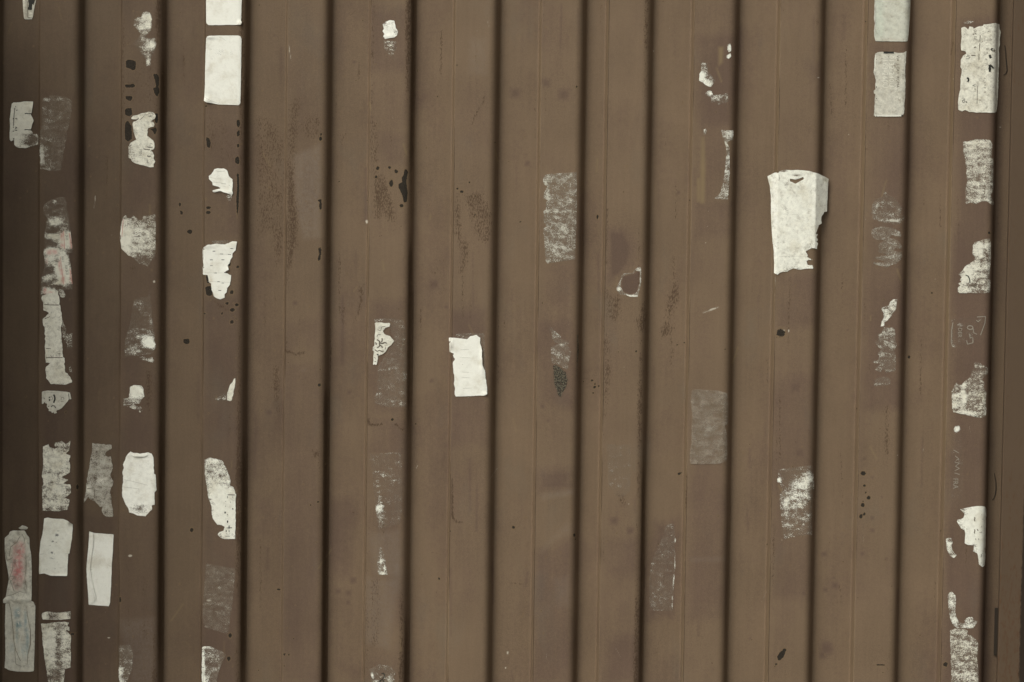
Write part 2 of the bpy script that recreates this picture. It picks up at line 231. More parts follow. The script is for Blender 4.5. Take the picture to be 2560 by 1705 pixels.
for i in range(240): blob('chip', None, rs.uniform(0, 2500), rs.uniform(0, 1700), rs.uniform(1.1, 2.0), rs.uniform(1.1, 2.2), rs.uniform(.45, .9))
for i in range(150):
    x, y, a_ = rs.uniform(0, 2500), rs.uniform(0, 1700), rs.gauss(1.57, .35); L_ = rs.uniform(8, 60)
    stroke(rs.choice(['dust', 'rust', 'tan', 'purple']), None, [(x, y), (x + L_ * math.cos(a_), y + L_ * math.sin(a_))], rs.uniform(1.3, 2.0), rs.uniform(.45, .8))
for i in range(150):
    x, y = rs.uniform(0, 2480), rs.uniform(0, 1500); L_ = rs.uniform(30, 170); a_ = rs.uniform(.3, .62); dx = rs.gauss(0, 2)
    stroke(rs.choice(['rust', 'rust', 'purple']) if L_ < 70 else rs.choice(['rust', 'purple']), None, [(x, y), (x + dx, y + L_)], rs.uniform(2.0, 4.0), (a_ if L_ > 70 else a_ * .9) + .22)
for i in range(420): blob('chip', None, rs.uniform(0, 2500), rs.uniform(0, 1700), rs.uniform(1.5, 2.4), rs.uniform(1.5, 2.9), rs.uniform(.55, 1.0))
patch('moss', '21', [(272, 948), (300, 945), (330, 965), (368, 1000), (382, 1060), (368, 1110), (340, 1150), (335, 1182), (312, 1165), (298, 1130), (280, 1080)], 1.0, soft=2.5); blob('moss', '21', 330, 1165, 30, 26, .75)
for i in range(160): blob('dust', None, rs.uniform(0, 2500), rs.uniform(0, 1700), rs.uniform(.9, 1.6), rs.uniform(.9, 1.8), rs.uniform(.5, .9))
# moss and black algae
patch('moss', '11', [(975, 690), (1010, 680), (1022, 900), (1020, 1180), (1000, 1190), (998, 900), (960, 760)], .68, soft=7)
patch('moss', '21', [(434, 740), (452, 745), (458, 850), (440, 1050), (432, 1050), (434, 880)], .95, soft=3); patch('moss', '21', [(418, 1140), (432, 1145), (432, 1210), (420, 1215)], .85, soft=3)
# dirty pale haze of old glue straight on the paint
for k, q, a in [('10', [(250, 1050), (430, 980), (440, 1200), (432, 1568), (300, 1568), (265, 1300)], .33), ('11', [(290, -60), (440, -60), (440, 90), (320, 100)], .3), ('12', [(760, 560), (970, 540), (980, 850), (800, 840)], .25), ('12', [(745, 860), (960, 880), (900, 1350), (745, 1300)], .25),
                ('22', [(380, 480), (405, 520), (395, 560), (300, 600), (200, 690), (230, 640)], .2), ('22', [(200, 300), (410, 275), (410, 295), (210, 330)], .35), ('22', [(1215, 735), (1440, 730), (1440, 745), (1215, 750)], .3), ('22', [(280, 870), (380, 850), (390, 1050), (320, 1060)], .15),
                ('11', [(320, 985), (330, 980), (330, 990)], .3), ('10', [(1450, 260), (1560, 260), (1555, 500), (1440, 500)], .2), ('02', [(810, 1150), (1050, 1130), (1050, 1568), (890, 1568)], .22), ('31', [(240, 700), (700, 690), (700, 691)], .0)]:
    patch('pale', k, q, a, soft=8)

def sample(ch, u, v):
    a = CH[ch]; x = np.clip(u / 2, 0, 1288.9); y = np.clip(v / 2, 0, 858.9); ix = x.astype(int); iy = y.astype(int); fx = x - ix; fy = y - iy
    r = (a[iy, ix] * (1 - fx) + a[iy, ix + 1] * fx) * (1 - fy) + (a[iy + 1, ix] * (1 - fx) + a[iy + 1, ix + 1] * fx) * fy
    r[(u < 0) | (v < 0) | (u > 2578) | (v > 1718)] = 0; return r

# ---------------------------------------------------------------- materials
def mat(name):
    m = bpy.data.materials.new(name); m.use_nodes = True; n = m.node_tree.nodes; b = n['Principled BSDF']; return m, n, m.node_tree.links, b
class G:
    def __init__(s, n, l): s.n, s.l = n, l
    def _in(s, node, i, v):
        if v is None: return
        if isinstance(v, (int, float)): node.inputs[i].default_value = v
        elif isinstance(v, tuple): node.inputs[i].default_value = v if len(v) != 3 or node.inputs[i].type != 'RGBA' else (*v, 1)
        else: s.l.new(v, node.inputs[i])
    def m(s, op, a, b=None, c=None, clamp=False):
        k = s.n.new('ShaderNodeMath'); k.operation = op; k.use_clamp = clamp
        for i, v in enumerate((a, b, c)): s._in(k, i, v)
        return k.outputs[0]
    def mix(s, f, a, b, bt='MIX'):
        k = s.n.new('ShaderNodeMix'); k.data_type = 'RGBA'; k.blend_type = bt; k.clamp_factor = True
        s._in(k, 0, f); s._in(k, 6, a); s._in(k, 7, b); return k.outputs[2]
    def step(s, x, lo, hi):
        k = s.n.new('ShaderNodeMapRange'); k.interpolation_type = 'SMOOTHSTEP'; s._in(k, 0, x); s._in(k, 1, lo); s._in(k, 2, hi); return k.outputs[0]
    def noise(s, vec, scale, detail=4, rough=.55, sc=(1, 1, 1)):
        if sc != (1, 1, 1):
            mp = s.n.new('ShaderNodeMapping'); mp.inputs['Scale'].default_value = sc; s.l.new(vec, mp.inputs[0]); vec = mp.outputs[0]
        k = s.n.new('ShaderNodeTexNoise'); k.inputs['Scale'].default_value = scale; k.inputs['Detail'].default_value = detail; k.inputs['Roughness'].default_value = rough
        s.l.new(vec, k.inputs[0]); return k.outputs[0]
    def attr(s, name, which='Fac'):
        k = s.n.new('ShaderNodeAttribute'); k.attribute_name = name; return k.outputs[which]
    def pos(s): return s.n.new('ShaderNodeNewGeometry').outputs['Position']
    def bump(s, h, strength, dist=.001):
        k = s.n.new('ShaderNodeBump'); k.inputs['Strength'].default_value = strength; k.inputs['Distance'].default_value = dist; s.l.new(h, k.inputs['Height']); return k.outputs[0]

TAN = (0.168, 0.116, 0.074); PUR = (0.128, 0.084, 0.060)
def wall_material():
    m, n, l, b = mat('weathered_container_paint'); g = G(n, l); P = g.pos()
    A = {c: g.attr(c) for c in CH}
    big = g.noise(P, 3.4, 6, .65, (1.5, 1, .6)); mid = g.noise(P, 9, 5, .6, (1, 1, .55)); st = g.noise(P, 60, 4, .6, (1.6, 1, .10)); fine = g.noise(P, 420, 3, .6); med = g.noise(P, 90, 4, .65)
    rustn = g.noise(P, 190, 6, .72, (1.5, 1, .62)); chipn = g.noise(P, 240, 3, .6)
    pf = g.m('ADD', g.m('MULTIPLY', A['purple'], .8), g.m('MULTIPLY', g.m('SUBTRACT', g.m('ADD', g.m('MULTIPLY', big, .6), g.m('MULTIPLY', mid, .4)), .48), 3.6))
    pf = g.m('ADD', pf, g.m('MULTIPLY', g.m('SUBTRACT', med, .5), 1.0))
    col = g.mix(pf, (*TAN, 1), (*PUR, 1))
    col = g.mix(g.m('MULTIPLY', g.step(A['purple'], .78, 1.08), .62), col, (.098, .063, .047, 1))
    # faint streaks and grain
    v = g.m('ADD', g.m('ADD', g.m('MULTIPLY', g.m('SUBTRACT', st, .5), .20), g.m('MULTIPLY', g.m('SUBTRACT', fine, .5), .62)), g.m('MULTIPLY', g.m('SUBTRACT', g.noise(P, 5, 4, .5), .5), .35))
    v = g.m('ADD', v, g.m('MULTIPLY', g.m('SUBTRACT', g.noise(P, 170, 4, .7), .5), .30))
    v = g.m('ADD', v, 1.0)
    hv = n.new('ShaderNodeHueSaturation'); l.new(col, hv.inputs['Color']); l.new(v, hv.inputs['Value']); col = hv.outputs[0]
    col = g.mix(g.m('MULTIPLY', g.step(g.noise(P, 7, 4, .6, (1, 1, .5)), .55, .75), .16), col, (.12, .12, .10, 1))      # grey bloom
    col = g.mix(g.m('MULTIPLY', A['tan'], .75), col, (.235, .172, .090, 1))
    col = g.mix(g.m('MULTIPLY', g.attr('deep'), .40), col, (.020, .013, .008, 1))      # older, darker coat at left; weld gap's shade painted in
    # pale glue haze
    pal = g.m('MULTIPLY', A['pale'], g.step(g.m('ADD', g.m('MULTIPLY', med, .5), g.m('MULTIPLY', g.noise(P, 600, 2), .5)), .3, .7))
    col = g.mix(pal, col, (.27, .235, .20, 1))
    # seams and rust speckle
    rn = g.m('ADD', g.m('MULTIPLY', rustn, .75), g.m('MULTIPLY', g.noise(P, 45, 4, .6, (1.6, 1, .35)), .5))
    blot = g.noise(P, 26, 5, .7, (1.5, 1, .5))
    rr_ = g.m('ADD', g.m('MULTIPLY', g.m('SUBTRACT', rustn, .5), 4.4), g.m('MULTIPLY', g.m('SUBTRACT', blot, .5), 1.5))
    rsum = g.m('ADD', rr_, A['rust'])
    rf = g.m('MULTIPLY', g.step(rsum, .70, 1.0), g.step(A['rust'], .05, .3))
    halo = g.m('MULTIPLY', g.step(rsum, .25, 1.1), g.step(A['rust'], .02, .5))
    col = g.mix(g.m('MULTIPLY', halo, .20), col, (.115, .073, .045, 1))
    col = g.mix(g.m('MULTIPLY', rf, .70), col, g.mix(g.step(rustn, .5, .75), (.060, .037, .023, 1), (.092, .056, .033, 1)))
    sf = g.step(g.m('ADD', g.m('MULTIPLY', g.noise(P, 160, 4, .65, (2.2, 1, .35)), .45), g.m('MULTIPLY', A['seam'], .85)), .52, .95)
    col = g.mix(g.m('MULTIPLY', sf, .85), col, (.052, .031, .016, 1))
    mo = g.step(g.m('ADD', g.noise(P, 420, 4, .75), g.m('MULTIPLY', A['moss'], .42)), .80, .92)
    col = g.mix(mo, col, g.mix(g.step(g.noise(P, 200, 4, .75), .47, .60), (.013, .013, .009, 1), (.135, .130, .095, 1)))
    ds = g.step(g.m('ADD', A['dust'], g.m('MULTIPLY', g.m('SUBTRACT', g.noise(P, 700, 3, .6), .5), .9)), .45, .8)
    col = g.mix(g.m('MULTIPLY', ds, .75), col, (.60, .56, .47, 1))
    cf = g.step(g.m('ADD', A['chip'], g.m('MULTIPLY', g.m('SUBTRACT', chipn, .5), .75)), .42, .56)
    ring = g.m('MULTIPLY', g.step(A['chip'], .05, .35), .45)
    col = g.mix(ring, col, (.17, .115, .062, 1))
    col = g.mix(cf, col, g.mix(g.step(g.noise(P, 900, 3), .45, .7), (.020, .016, .012, 1), (.060, .048, .036, 1)))
    l.new(col, b.inputs['Base Color']); b.inputs['Specular IOR Level'].default_value = .22
    rg = g.m('ADD', g.m('MULTIPLY', g.m('SUBTRACT', mid, .5), .3), .62); rg = g.m('ADD', rg, g.m('MULTIPLY', g.m('MAXIMUM', rf, cf), .3), None, True); l.new(rg, b.inputs['Roughness'])
    h = g.m('ADD', g.m('ADD', g.m('MULTIPLY', fine, .22), g.m('MULTIPLY', med, .45)), g.m('MULTIPLY', g.noise(P, 6, 2), 6.0))
    h = g.m('SUBTRACT', h, g.m('MULTIPLY', cf, .5)); h = g.m('ADD', h, g.m('MULTIPLY', rf, .25))
    l.new(g.bump(h, .55), b.inputs['Normal']); return m
MW = wall_material()

def paper_material():
    m, n, l, b = mat('sticker_paper'); g = G(n, l); P = g.pos()
    cov = g.attr('cover'); film = g.m('MULTIPLY', g.attr('film'), g.m('ADD', .55, g.m('MULTIPLY', g.step(g.noise(P, 34, 5, .65, (.8, 1, 1.6)), .34, .66), .75))); ink = g.attr('ink'); col = g.attr('tint', 'Color'); gr = g.attr('grain'); dirt = g.attr('dirt')
    fib = g.noise(P, 300, 5, .72, (1, 1, 1.5)); cl = g.noise(P, 75, 5, .65); vf = g.noise(P, 950, 2, .6)
    nz = g.m('ADD', g.m('ADD', g.m('MULTIPLY', fib, .5), g.m('MULTIPLY', vf, .25)), g.m('MULTIPLY', cl, .25))
    cov = g.m('ADD', cov, g.m('MULTIPLY', g.m('SUBTRACT', g.noise(P, 30, 5, .65, (.7, 1, 1.7)), .5), g.m('MULTIPLY', gr, 1.7)))
    c2 = g.m('ADD', cov, g.m('MULTIPLY', g.m('SUBTRACT', nz, .5), g.m('MULTIPLY', gr, 3.8)))
    a = g.step(c2, .06, .78)
    fa = g.m('MULTIPLY', film, g.m('MAXIMUM', .12, g.m('MULTIPLY_ADD', g.m('SUBTRACT', 1.15, film), g.m('ADD', g.m('MULTIPLY', g.m('SUBTRACT', cl, .5), 2.6), g.m('MULTIPLY', g.m('SUBTRACT', g.m('ADD', g.m('MULTIPLY', vf, .5), g.m('MULTIPLY', fib, .5)), .5), 2.8)), .80)))
    speck = g.m('MULTIPLY', g.step(g.m('ADD', g.m('MULTIPLY', vf, .5), g.m('MULTIPLY', fib, .5)), .535, .64), g.m('MULTIPLY', g.step(cl, .35, .65), g.m('MINIMUM', .75, g.m('MULTIPLY', film, 1.5))))
    a = g.m('MAXIMUM', a, speck)
    alpha = g.m('MAXIMUM', a, fa, None, True)
    tone = g.m('ADD', 1.0, g.m('MULTIPLY', g.m('SUBTRACT', g.m('ADD', g.m('MULTIPLY', cl, .6), g.m('MULTIPLY', fib, .4)), .5), g.m('MULTIPLY', dirt, 1.9)))
    hv = n.new('ShaderNodeHueSaturation'); l.new(col, hv.inputs['Color']); l.new(tone, hv.inputs['Value'])
    filmc = (.305, .252, .198, 1)
    c = g.mix(a, filmc, hv.outputs[0])
    c = g.mix(g.m('MULTIPLY', dirt, g.m('MULTIPLY', g.step(g.noise(P, 60, 6, .75), .50, .72), .85)), c, (.20, .165, .12, 1))
    c = g.mix(g.m('MULTIPLY', g.step(g.m('ADD', g.noise(P, 480, 3, .6), g.m('MULTIPLY', ink, .50)), .86, .95), .92), c, (.02, .022, .03, 1))
    c = g.mix(g.m('MULTIPLY', g.step(g.noise(P, 17, 5, .65), .46, .72), .38), c, (.50, .43, .31, 1), 'MULTIPLY')
    c = g.mix(g.m('MULTIPLY', g.step(g.noise(P, 120, 6, .8, (.5, 1, 2.2)), .60, .72), .30), c, (.30, .26, .20, 1))
    sp = g.step(g.noise(P, 700, 2, .5), .70, .76)
    c = g.mix(g.m('MULTIPLY', sp, .5), c, (.10, .085, .06, 1))
    l.new(c, b.inputs['Base Color']); l.new(alpha, b.inputs['Alpha']); b.inputs['Roughness'].default_value = .75; b.inputs['Specular IOR Level'].default_value = .2
    h = g.m('ADD', g.m('MULTIPLY', fib, .5), g.m('MULTIPLY', cl, 1.6)); l.new(g.bump(h, .6), b.inputs['Normal']); return m
MP = paper_material()
def plain(name, col, rough=.6, spec=.3, metal=0, grain=.3, scale=300):
    m, n, l, b = mat(name); g = G(n, l); hv = n.new('ShaderNodeHueSaturation'); hv.inputs['Color'].default_value = (*col, 1)
    l.new(g.m('ADD', 1 - grain / 2, g.m('MULTIPLY', g.noise(g.pos(), scale, 4, .65), grain)), hv.inputs['Value']); l.new(hv.outputs[0], b.inputs['Base Color'])
    b.inputs['Roughness'].default_value = rough; b.inputs['Specular IOR Level'].default_value = spec; b.inputs['Metallic'].default_value = metal; return m
INK = {'black': plain('black_ink', (.022, .022, .018), grain=.8), 'red': plain('faded_red_ink', (.52, .27, .23), grain=.5), 'grey': plain('grey_ink', (.20, .19, .16), grain=.6), 'crease': plain('paper_crease', (.47, .46, .405), grain=.3), 'white': plain('raised_white_glue', (.47, .44, .375), grain=.8),
       'pale': plain('pale_glue', (.28, .25, .205), grain=.8), 'blue': plain('faded_blue_ink', (.27, .33, .34), grain=.7), 'emboss': plain('blanched_paper', (.70, .69, .61), grain=.4), 'sepia': plain('shadow_brown_ink', (.115, .095, .07), grain=.8), 'fold': plain('fold_line', (.30, .265, .205), grain=.9)}  # 'fold' is for darker brown strokes drawn along folds

# ---------------------------------------------------------------- object helpers
def empty(name, loc):
    o = bpy.data.objects.new(name, None); o.location = loc; o.empty_display_size = .05; C.objects.link(o); return o
WORLD = {}
def mesh_obj(name, V, F, m, parent=None, attrs=None, smooth=True, origin=None):
    V = np.asarray(V, float)
    if origin is None: origin = np.zeros(3)
    me = bpy.data.meshes.new(name); me.from_pydata((V - origin).tolist(), [], [list(map(int, f)) for f in F]); me.materials.append(m)
    if smooth: me.polygons.foreach_set('use_smooth', np.ones(len(me.polygons), bool))
    for k, a in (attrs or {}).items():
        if a.ndim == 2:
            at = me.attributes.new(k, 'FLOAT_COLOR', 'POINT'); at.data.foreach_set('color', a.astype(np.float32).ravel())
        else:
            at = me.attributes.new(k, 'FLOAT', 'POINT'); at.data.foreach_set('value', a.astype(np.float32))
    o = bpy.data.objects.new(name, me); C.objects.link(o)
    if parent is not None:
        o.parent = parent; o.location = tuple(origin - np.array(WORLD.get(parent.name, parent.location))) if np.any(origin) else (0, 0, 0)
    else: o.location = tuple(origin)
    if np.any(origin): WORLD[o.name] = tuple(origin)
    return o
def box(V, F, x0, x1, y0, y1, z0, z1):
    b = len(V); V += [(x, y, z) for z in (z0, z1) for y in (y0, y1) for x in (x0, x1)]
    F += [[b + i for i in f] for f in ([0, 2, 3, 1], [4, 5, 7, 6], [0, 1, 5, 4], [1, 3, 7, 5], [3, 2, 6, 7], [2, 0, 4, 6])]

# ---------------------------------------------------------------- ground
def ground_material():
    m, n, l, b = mat('yard_asphalt'); g = G(n, l); P = g.pos()
    c = g.mix(g.step(g.noise(P, .8, 5, .6), .35, .7), (.045, .043, .040, 1), (.075, .070, .062, 1)); c = g.mix(g.step(g.noise(P, 160, 3, .7), .55, .75), c, (.13, .12, .105, 1))
    l.new(c, b.inputs['Base Color']); b.inputs['Roughness'].default_value = .85; l.new(g.bump(g.noise(P, 160, 3, .7), .6, .004), b.inputs['Normal']); return m
gv, gf = [], []
gx = np.concatenate([[-120, -40], np.linspace(-10, 10, 21), [40, 120]]); gy = np.concatenate([[-120, -40], np.linspace(-14, 6, 21), [40, 120]])
for y in gy:
    for x in gx: gv.append((x, y, -0.004 * abs(math.sin(x * .7) * math.cos(y * .5))))
for j in range(len(gy) - 1):
    for i in range(len(gx) - 1): a = j * len(gx) + i; gf.append([a, a + 1, a + 1 + len(gx), a + len(gx)])
go = mesh_obj('ground', gv, gf, ground_material()); go['kind'] = 'structure'

# ---------------------------------------------------------------- the container
cont = empty('shipping_container', (-1.2, 0, 0)); cont['label'] = 'brown corrugated steel shipping container wall covered in torn stickers and rust specks'; cont['category'] = 'shipping container'
ZB, ZT = 0.085, 2.46
xs = []
for a, b_ in zip(prof[:-1], prof[1:]):
    L = np.linalg.norm(b_ - a); st_ = 0.0034 if a[0] > -2.62 else .05; k = max(1, int(round(L / st_))); xs += [a + (b_ - a) * t for t in np.linspace(0, 1, k, endpoint=False)]
xs.append(prof[-1]); xs = np.array(xs)
zs = np.concatenate([np.arange(ZB, 2.27, .0037), np.arange(2.27, ZT + .001, .0190)]); zs[-1] = ZT
nx, nz = len(xs), len(zs)
X = np.repeat(xs[:, 0][None], nz, 0); Y = np.repeat(xs[:, 1][None], nz, 0); Z = np.repeat(zs[:, None], nx, 1)
# slight dents and oil-canning of the sheet
Yd = Y + dent(X, Z)
u, v = project(X.ravel(), Y.ravel(), Z.ravel())
AT = {c: sample(c, u, v) for c in CH}
Xf, Zf, Yf = X.ravel(), Z.ravel(), Y.ravel()
seam = np.zeros_like(Xf); tan = np.zeros_like(Xf); rustx = np.zeros_like(Xf)
rib_rust = {-1.8210: .55, -1.5725: .55, -2.0747: .6, -2.3248: .45, -1.3234: .2, -1.0720: .35, -0.8175: .5, -0.6212: .75, -0.3709: .35, -0.1216: .5, .1290: .3, .3806: .3}
vn = lambda s, sc: fbm(Zf * sc + s, Zf * 0 + s * 3.1, s, 3)
for i, L in enumerate(LX):
    if L < -2.6: continue
    amp = rib_rust.get(L, .4)
    # thin dirty line just past the left fold of each crest
    seam += np.exp(-((Xf - (L + .0022)) / .0019) ** 2) * np.clip((vn(i, 3.0) - .40) * 3.2 + .55, 0, 1) * (.75 + .3 * amp)
    seam += np.exp(-((Xf - (L + .009)) / .004) ** 2) * np.clip((vn(i + 40, 2.2) - .45) * 3, 0, 1) * amp * .6
    tan += np.exp(-((Xf - (L - .003)) / .0030) ** 2) * np.clip(.55 + (vn(i + 80, 1.5) - .5) * 1.2, 0, 1) * (.9 if L > -1.9 else .35)  # worn tan paint plus a bend highlight painted beside each left fold
    rr = {-1.8210: 1.0, -1.5725: 1.0, -1.3234: .9, -2.0747: .95, -.8175: .65, -.6212: .9, -.3709: .6}.get(L, .25)
    edge = L + CREST - .003
    seam += np.exp(-((Xf - (L + CREST + SLOPE_OUT + .0015)) / .0024) ** 2) * np.clip((vn(i + 30, 2.6) - .40) * 3 + .4, 0, 1) * .45
    seam += np.exp(-((Xf - (edge + .008)) / .008) ** 2) * np.clip((vn(i + 20, 1.6) - .42) * 3.5 + .3, 0, 1) * rr * .85
    rustx += np.exp(-((Xf - (L + .007)) / .008) ** 2) * np.clip((vn(i + 140, 1.1) - .46) * 4, 0, 1) * .62
    rustx += np.exp(-((Xf - (edge - .004)) / .010) ** 2) * np.clip((vn(i + 60, 1.3) - .47) * 4, 0, 1) * rr * 1.15
AT['pale'] = np.maximum(AT['pale'], np.clip((Xf - (LX[-1] + .128)) / .003, 0, 1) * .0)
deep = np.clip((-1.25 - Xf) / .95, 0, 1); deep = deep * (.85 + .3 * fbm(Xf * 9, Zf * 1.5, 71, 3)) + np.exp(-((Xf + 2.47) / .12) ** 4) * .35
deep = np.maximum(deep, np.clip((Xf - (LX[-1] + .122)) / .004, 0, 1) * .45); AT['deep'] = np.clip(deep, 0, 1.25)  # weld gap coloured darker to paint in its shade
AT['seam'] = np.clip(AT['seam'] + seam, 0, 1.2); AT['tan'] = np.clip(AT['tan'] + tan * .55, 0, 1); AT['rust'] = np.maximum(AT['rust'], rustx)
idx = (np.arange(nz - 1)[:, None] * nx + np.arange(nx - 1)[None]).ravel()
F = np.stack([idx, idx + 1, idx + 1 + nx, idx + nx], 1)
me = bpy.data.meshes.new('corrugated_panel'); me.vertices.add(nx * nz); me.vertices.foreach_set('co', np.stack([Xf + 1.2, Yd.ravel(), Zf], 1).astype(np.float32).ravel())
me.loops.add(F.size); me.loops.foreach_set('vertex_index', F.astype(np.int32).ravel()); me.polygons.add(len(F)); me.polygons.foreach_set('loop_start', np.arange(0, F.size, 4, dtype=np.int32))
me.update(calc_edges=True); me.polygons.foreach_set('use_smooth', np.ones(len(F), bool)); me.materials.append(MW)
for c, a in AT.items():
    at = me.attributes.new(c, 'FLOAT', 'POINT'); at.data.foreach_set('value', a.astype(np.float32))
panel = bpy.data.objects.new('corrugated_panel', me); C.objects.link(panel); panel.parent = cont

# corner post at the right, with the narrow weld gap before it
def post_material():
    m, n, l, b = mat('rusting_post_paint'); g = G(n, l); P = g.pos()
    zc = n.new('ShaderNodeSeparateXYZ'); l.new(P, zc.inputs[0])
    c = g.mix(g.noise(P, 5, 4), (.104, .070, .045, 1), (.084, .057, .037, 1))
    rn = g.m('ADD', g.noise(P, 120, 5, .7, (1, 1, .35)), g.m('MULTIPLY', g.noise(P, 9, 4, .6, (2, 1, .4)), .5))
    lo = g.m('MULTIPLY', g.step(zc.outputs[2], 1.15, .25), .10)
    edge = g.m('MULTIPLY', g.step(zc.outputs[0], .598, .616), g.step(zc.outputs[2], 1.3, .6))
    c = g.mix(g.m('MULTIPLY', g.step(g.m('ADD', rn, lo), .80, 1.0), .65), c, (.085, .045, .022, 1))
    c = g.mix(g.m('MULTIPLY', g.step(g.m('ADD', rn, edge), 1.2, 1.6), .9), c, (.020, .014, .010, 1))
    l.new(c, b.inputs['Base Color']); b.inputs['Roughness'].default_value = .75; b.inputs['Specular IOR Level'].default_value = .2; l.new(g.bump(rn, .4), b.inputs['Normal']); return m
MPo = post_material()
pp = [(XEND - .001, .070), (XEND - .001, .0040), (XEND + .002, .0010), (XEND + .125, -.0005), (XEND + .132, .006), (XEND + .132, .030), (XEND + .152, .030), (XEND + .155, .035), (XEND + .155, .16), (XEND - .001, .16)]
V, Fp = [], []
zz = np.linspace(0.10, 2.50, 60)
for z in zz:
    for (x, y) in pp: V.append((x + 1.2, y, z))
k = len(pp)
for j in range(len(zz) - 1):
    for i in range(k): a = j * k + i; b2 = j * k + (i + 1) % k; Fp.append([a, b2, b2 + k, a + k])
Fp += [list(range(k))[::-1], [(len(zz) - 1) * k + i for i in range(k)]]
post = mesh_obj('corner_post', V, Fp, MPo, cont, smooth=False)
# dark slot cut low in the weld gap, and two cracked sealant strings in it
def ribbon(name, P, wd, m, parent, yoff=-.0004, th=.0008):
    V, F = [], []; P = np.array(P, float)
    for i, p in enumerate(P):
        t = P[min(i + 1, len(P) - 1)] - P[max(i - 1, 0)]; t = t / (np.linalg.norm(t) + 1e-9); nrm = np.array([-t[1], t[0]])
        ww = wd * (.6 + .4 * math.sin(3.14 * (i + .5) / len(P)))
        a, c_ = p + nrm * ww, p - nrm * ww
        V += [(a[0], yoff + 0, a[1]), (p[0], yoff - th, p[1]), (c_[0], yoff, c_[1])]
    for i in range(len(P) - 1): q = i * 3; F += [[q, q + 1, q + 4, q + 3], [q + 1, q + 2, q + 5, q + 4]]
    return mesh_obj(name, V, F, m, parent, smooth=True)
MD = plain('black_sealant', (.028, .020, .013), grain=.6)
MG = plain('shaded_gap_paint', (.075, .058, .040), .8, .15, grain=.5, scale=90)  # gap shade put into a paint colour; left unassigned
def wall_pts(k, pts, y):
    P = key(k, pts); d = rays(P[:, 0], P[:, 1]); t = y - CAM[1]; return np.stack([d[0] * t + CAM[0] + 1.2, d[2] * t + CAM[2]], 1)
kk = (2400, 0, 3.92)
ribbon('cracked_sealant', wall_pts(kk, [(443, 440), (452, 500), (455, 560), (462, 640), (465, 690), (452, 720), (430, 735)] , .030), .0015, MD, cont, .050)
ribbon('cracked_sealant', wall_pts((2400, 1200, 3.92), [(340, -60), (355, 20), (358, 90), (350, 150), (335, 190), (320, 205)], .030), .0014, MD, cont, .050)
q = wall_pts((2400, 1200, 3.92), rect(342, 1262, 378, 1262) + [(376, 1700), (344, 1700)], .030)
sv, sf = [], []; x0, x1 = XEND + 1.2 - .0105, XEND + 1.2 - .0015; z1 = float(q[0, 1])
box(sv, sf, x0, x1, .044, .0545, z1 - .14, z1); mesh_obj('drain_slot', sv, sf, MD, cont, smooth=False)
# rails, roof edge and back so the container stays whole from the side
def box_obj(name, b, m):
    V, F = [], []; box(V, F, *b); V = [(x + 1.2, y, z) for x, y, z in V]; return mesh_obj(name, V, F, m, cont, smooth=False)
box_obj('bottom_rail', (-3.95, XEND - .002, -.012, .12, .02, ZB + .001), MPo); box_obj('top_rail', (-3.95, XEND - .002, -.008, .10, ZT - .002, 2.56), MPo)
box_obj('corner_casting', (XEND - .01, XEND + .165, -.015, .165, 2.50, 2.60), MPo); box_obj('corner_casting', (XEND - .01, XEND + .165, -.015, .165, 0.0, .10), MPo)
box_obj('body_shell', (-3.95, XEND + .15, .165, 2.4, .05, 2.55), MPo)
# upright leaf added out of view at left, to shade the wall
V, Fd = [], []
box(V, Fd, -2.78, -2.72, -.78, -.02, .14, 2.48)
for yy_ in (-.66, -.44, -.20): box(V, Fd, -2.72, -2.695, yy_ - .03, yy_ + .03, .20, 2.42)
V = [(x + 1.2, y, z) for x, y, z in V]; shade_leaf = mesh_obj('added_shade_leaf', V, Fd, MPo, cont, smooth=False)

# ---------------------------------------------------------------- stickers and what is left of them
COL = {'white': (.80, .80, .72), 'cream': (.71, .695, .605), 'grey': (.56, .545, .475), 'dim': (.42, .40, .345), 'bright': (.85, .85, .785), 'green': (.56, .565, .49)}
GROUP = {'paper_label': 'paper labels still stuck to the container', 'torn_label': 'torn labels stuck on the container', 'label_residue': 'white scraps of rubbed-off labels', 'adhesive_film': 'thin films of old sticker glue'}
CAT = {'paper_label': 'label', 'torn_label': 'torn label', 'label_residue': 'label residue', 'adhesive_film': 'glue film'}
STEP = 2.4
class Surf:
    """the sheet of one sticker: turns photo pixels into points on it"""
    def __init__(s, off, wr, lifts, seed, wrap=None): s.off, s.wr, s.lifts, s.seed, s.wrap = off, wr, lifts, seed, wrap
    def __call__(s, u, v, extra=0.0):
        if s.wrap is None: x, y, z = hit(u, v)
        else:       # stiff paper that bends back gently past both folds of its rib instead of following the steel
            d = rays(u, v); y = np.zeros_like(u)
            for _ in range(12):
                x = CAM[0] + d[0] * (y - CAM[1]); y = .5 * y + .5 * (.60 * np.maximum(0, s.wrap[0] - x) + .85 * np.maximum(0, x - s.wrap[1]))
            x = CAM[0] + d[0] * (y - CAM[1]); z = CAM[2] + d[2] * (y - CAM[1])
        d = s.off + extra + s.wr * .001 * (fbm(x * 38 + s.seed, z * 50, s.seed, 3) - .3)
        for (cx, cy, rx, ry, mm) in s.lifts: d = d + mm * .001 * np.exp(-(((u - cx) / rx) ** 2 + ((v - cy) / ry) ** 2))
        return np.stack([x, y + dent(x, z) - d, z], 1)
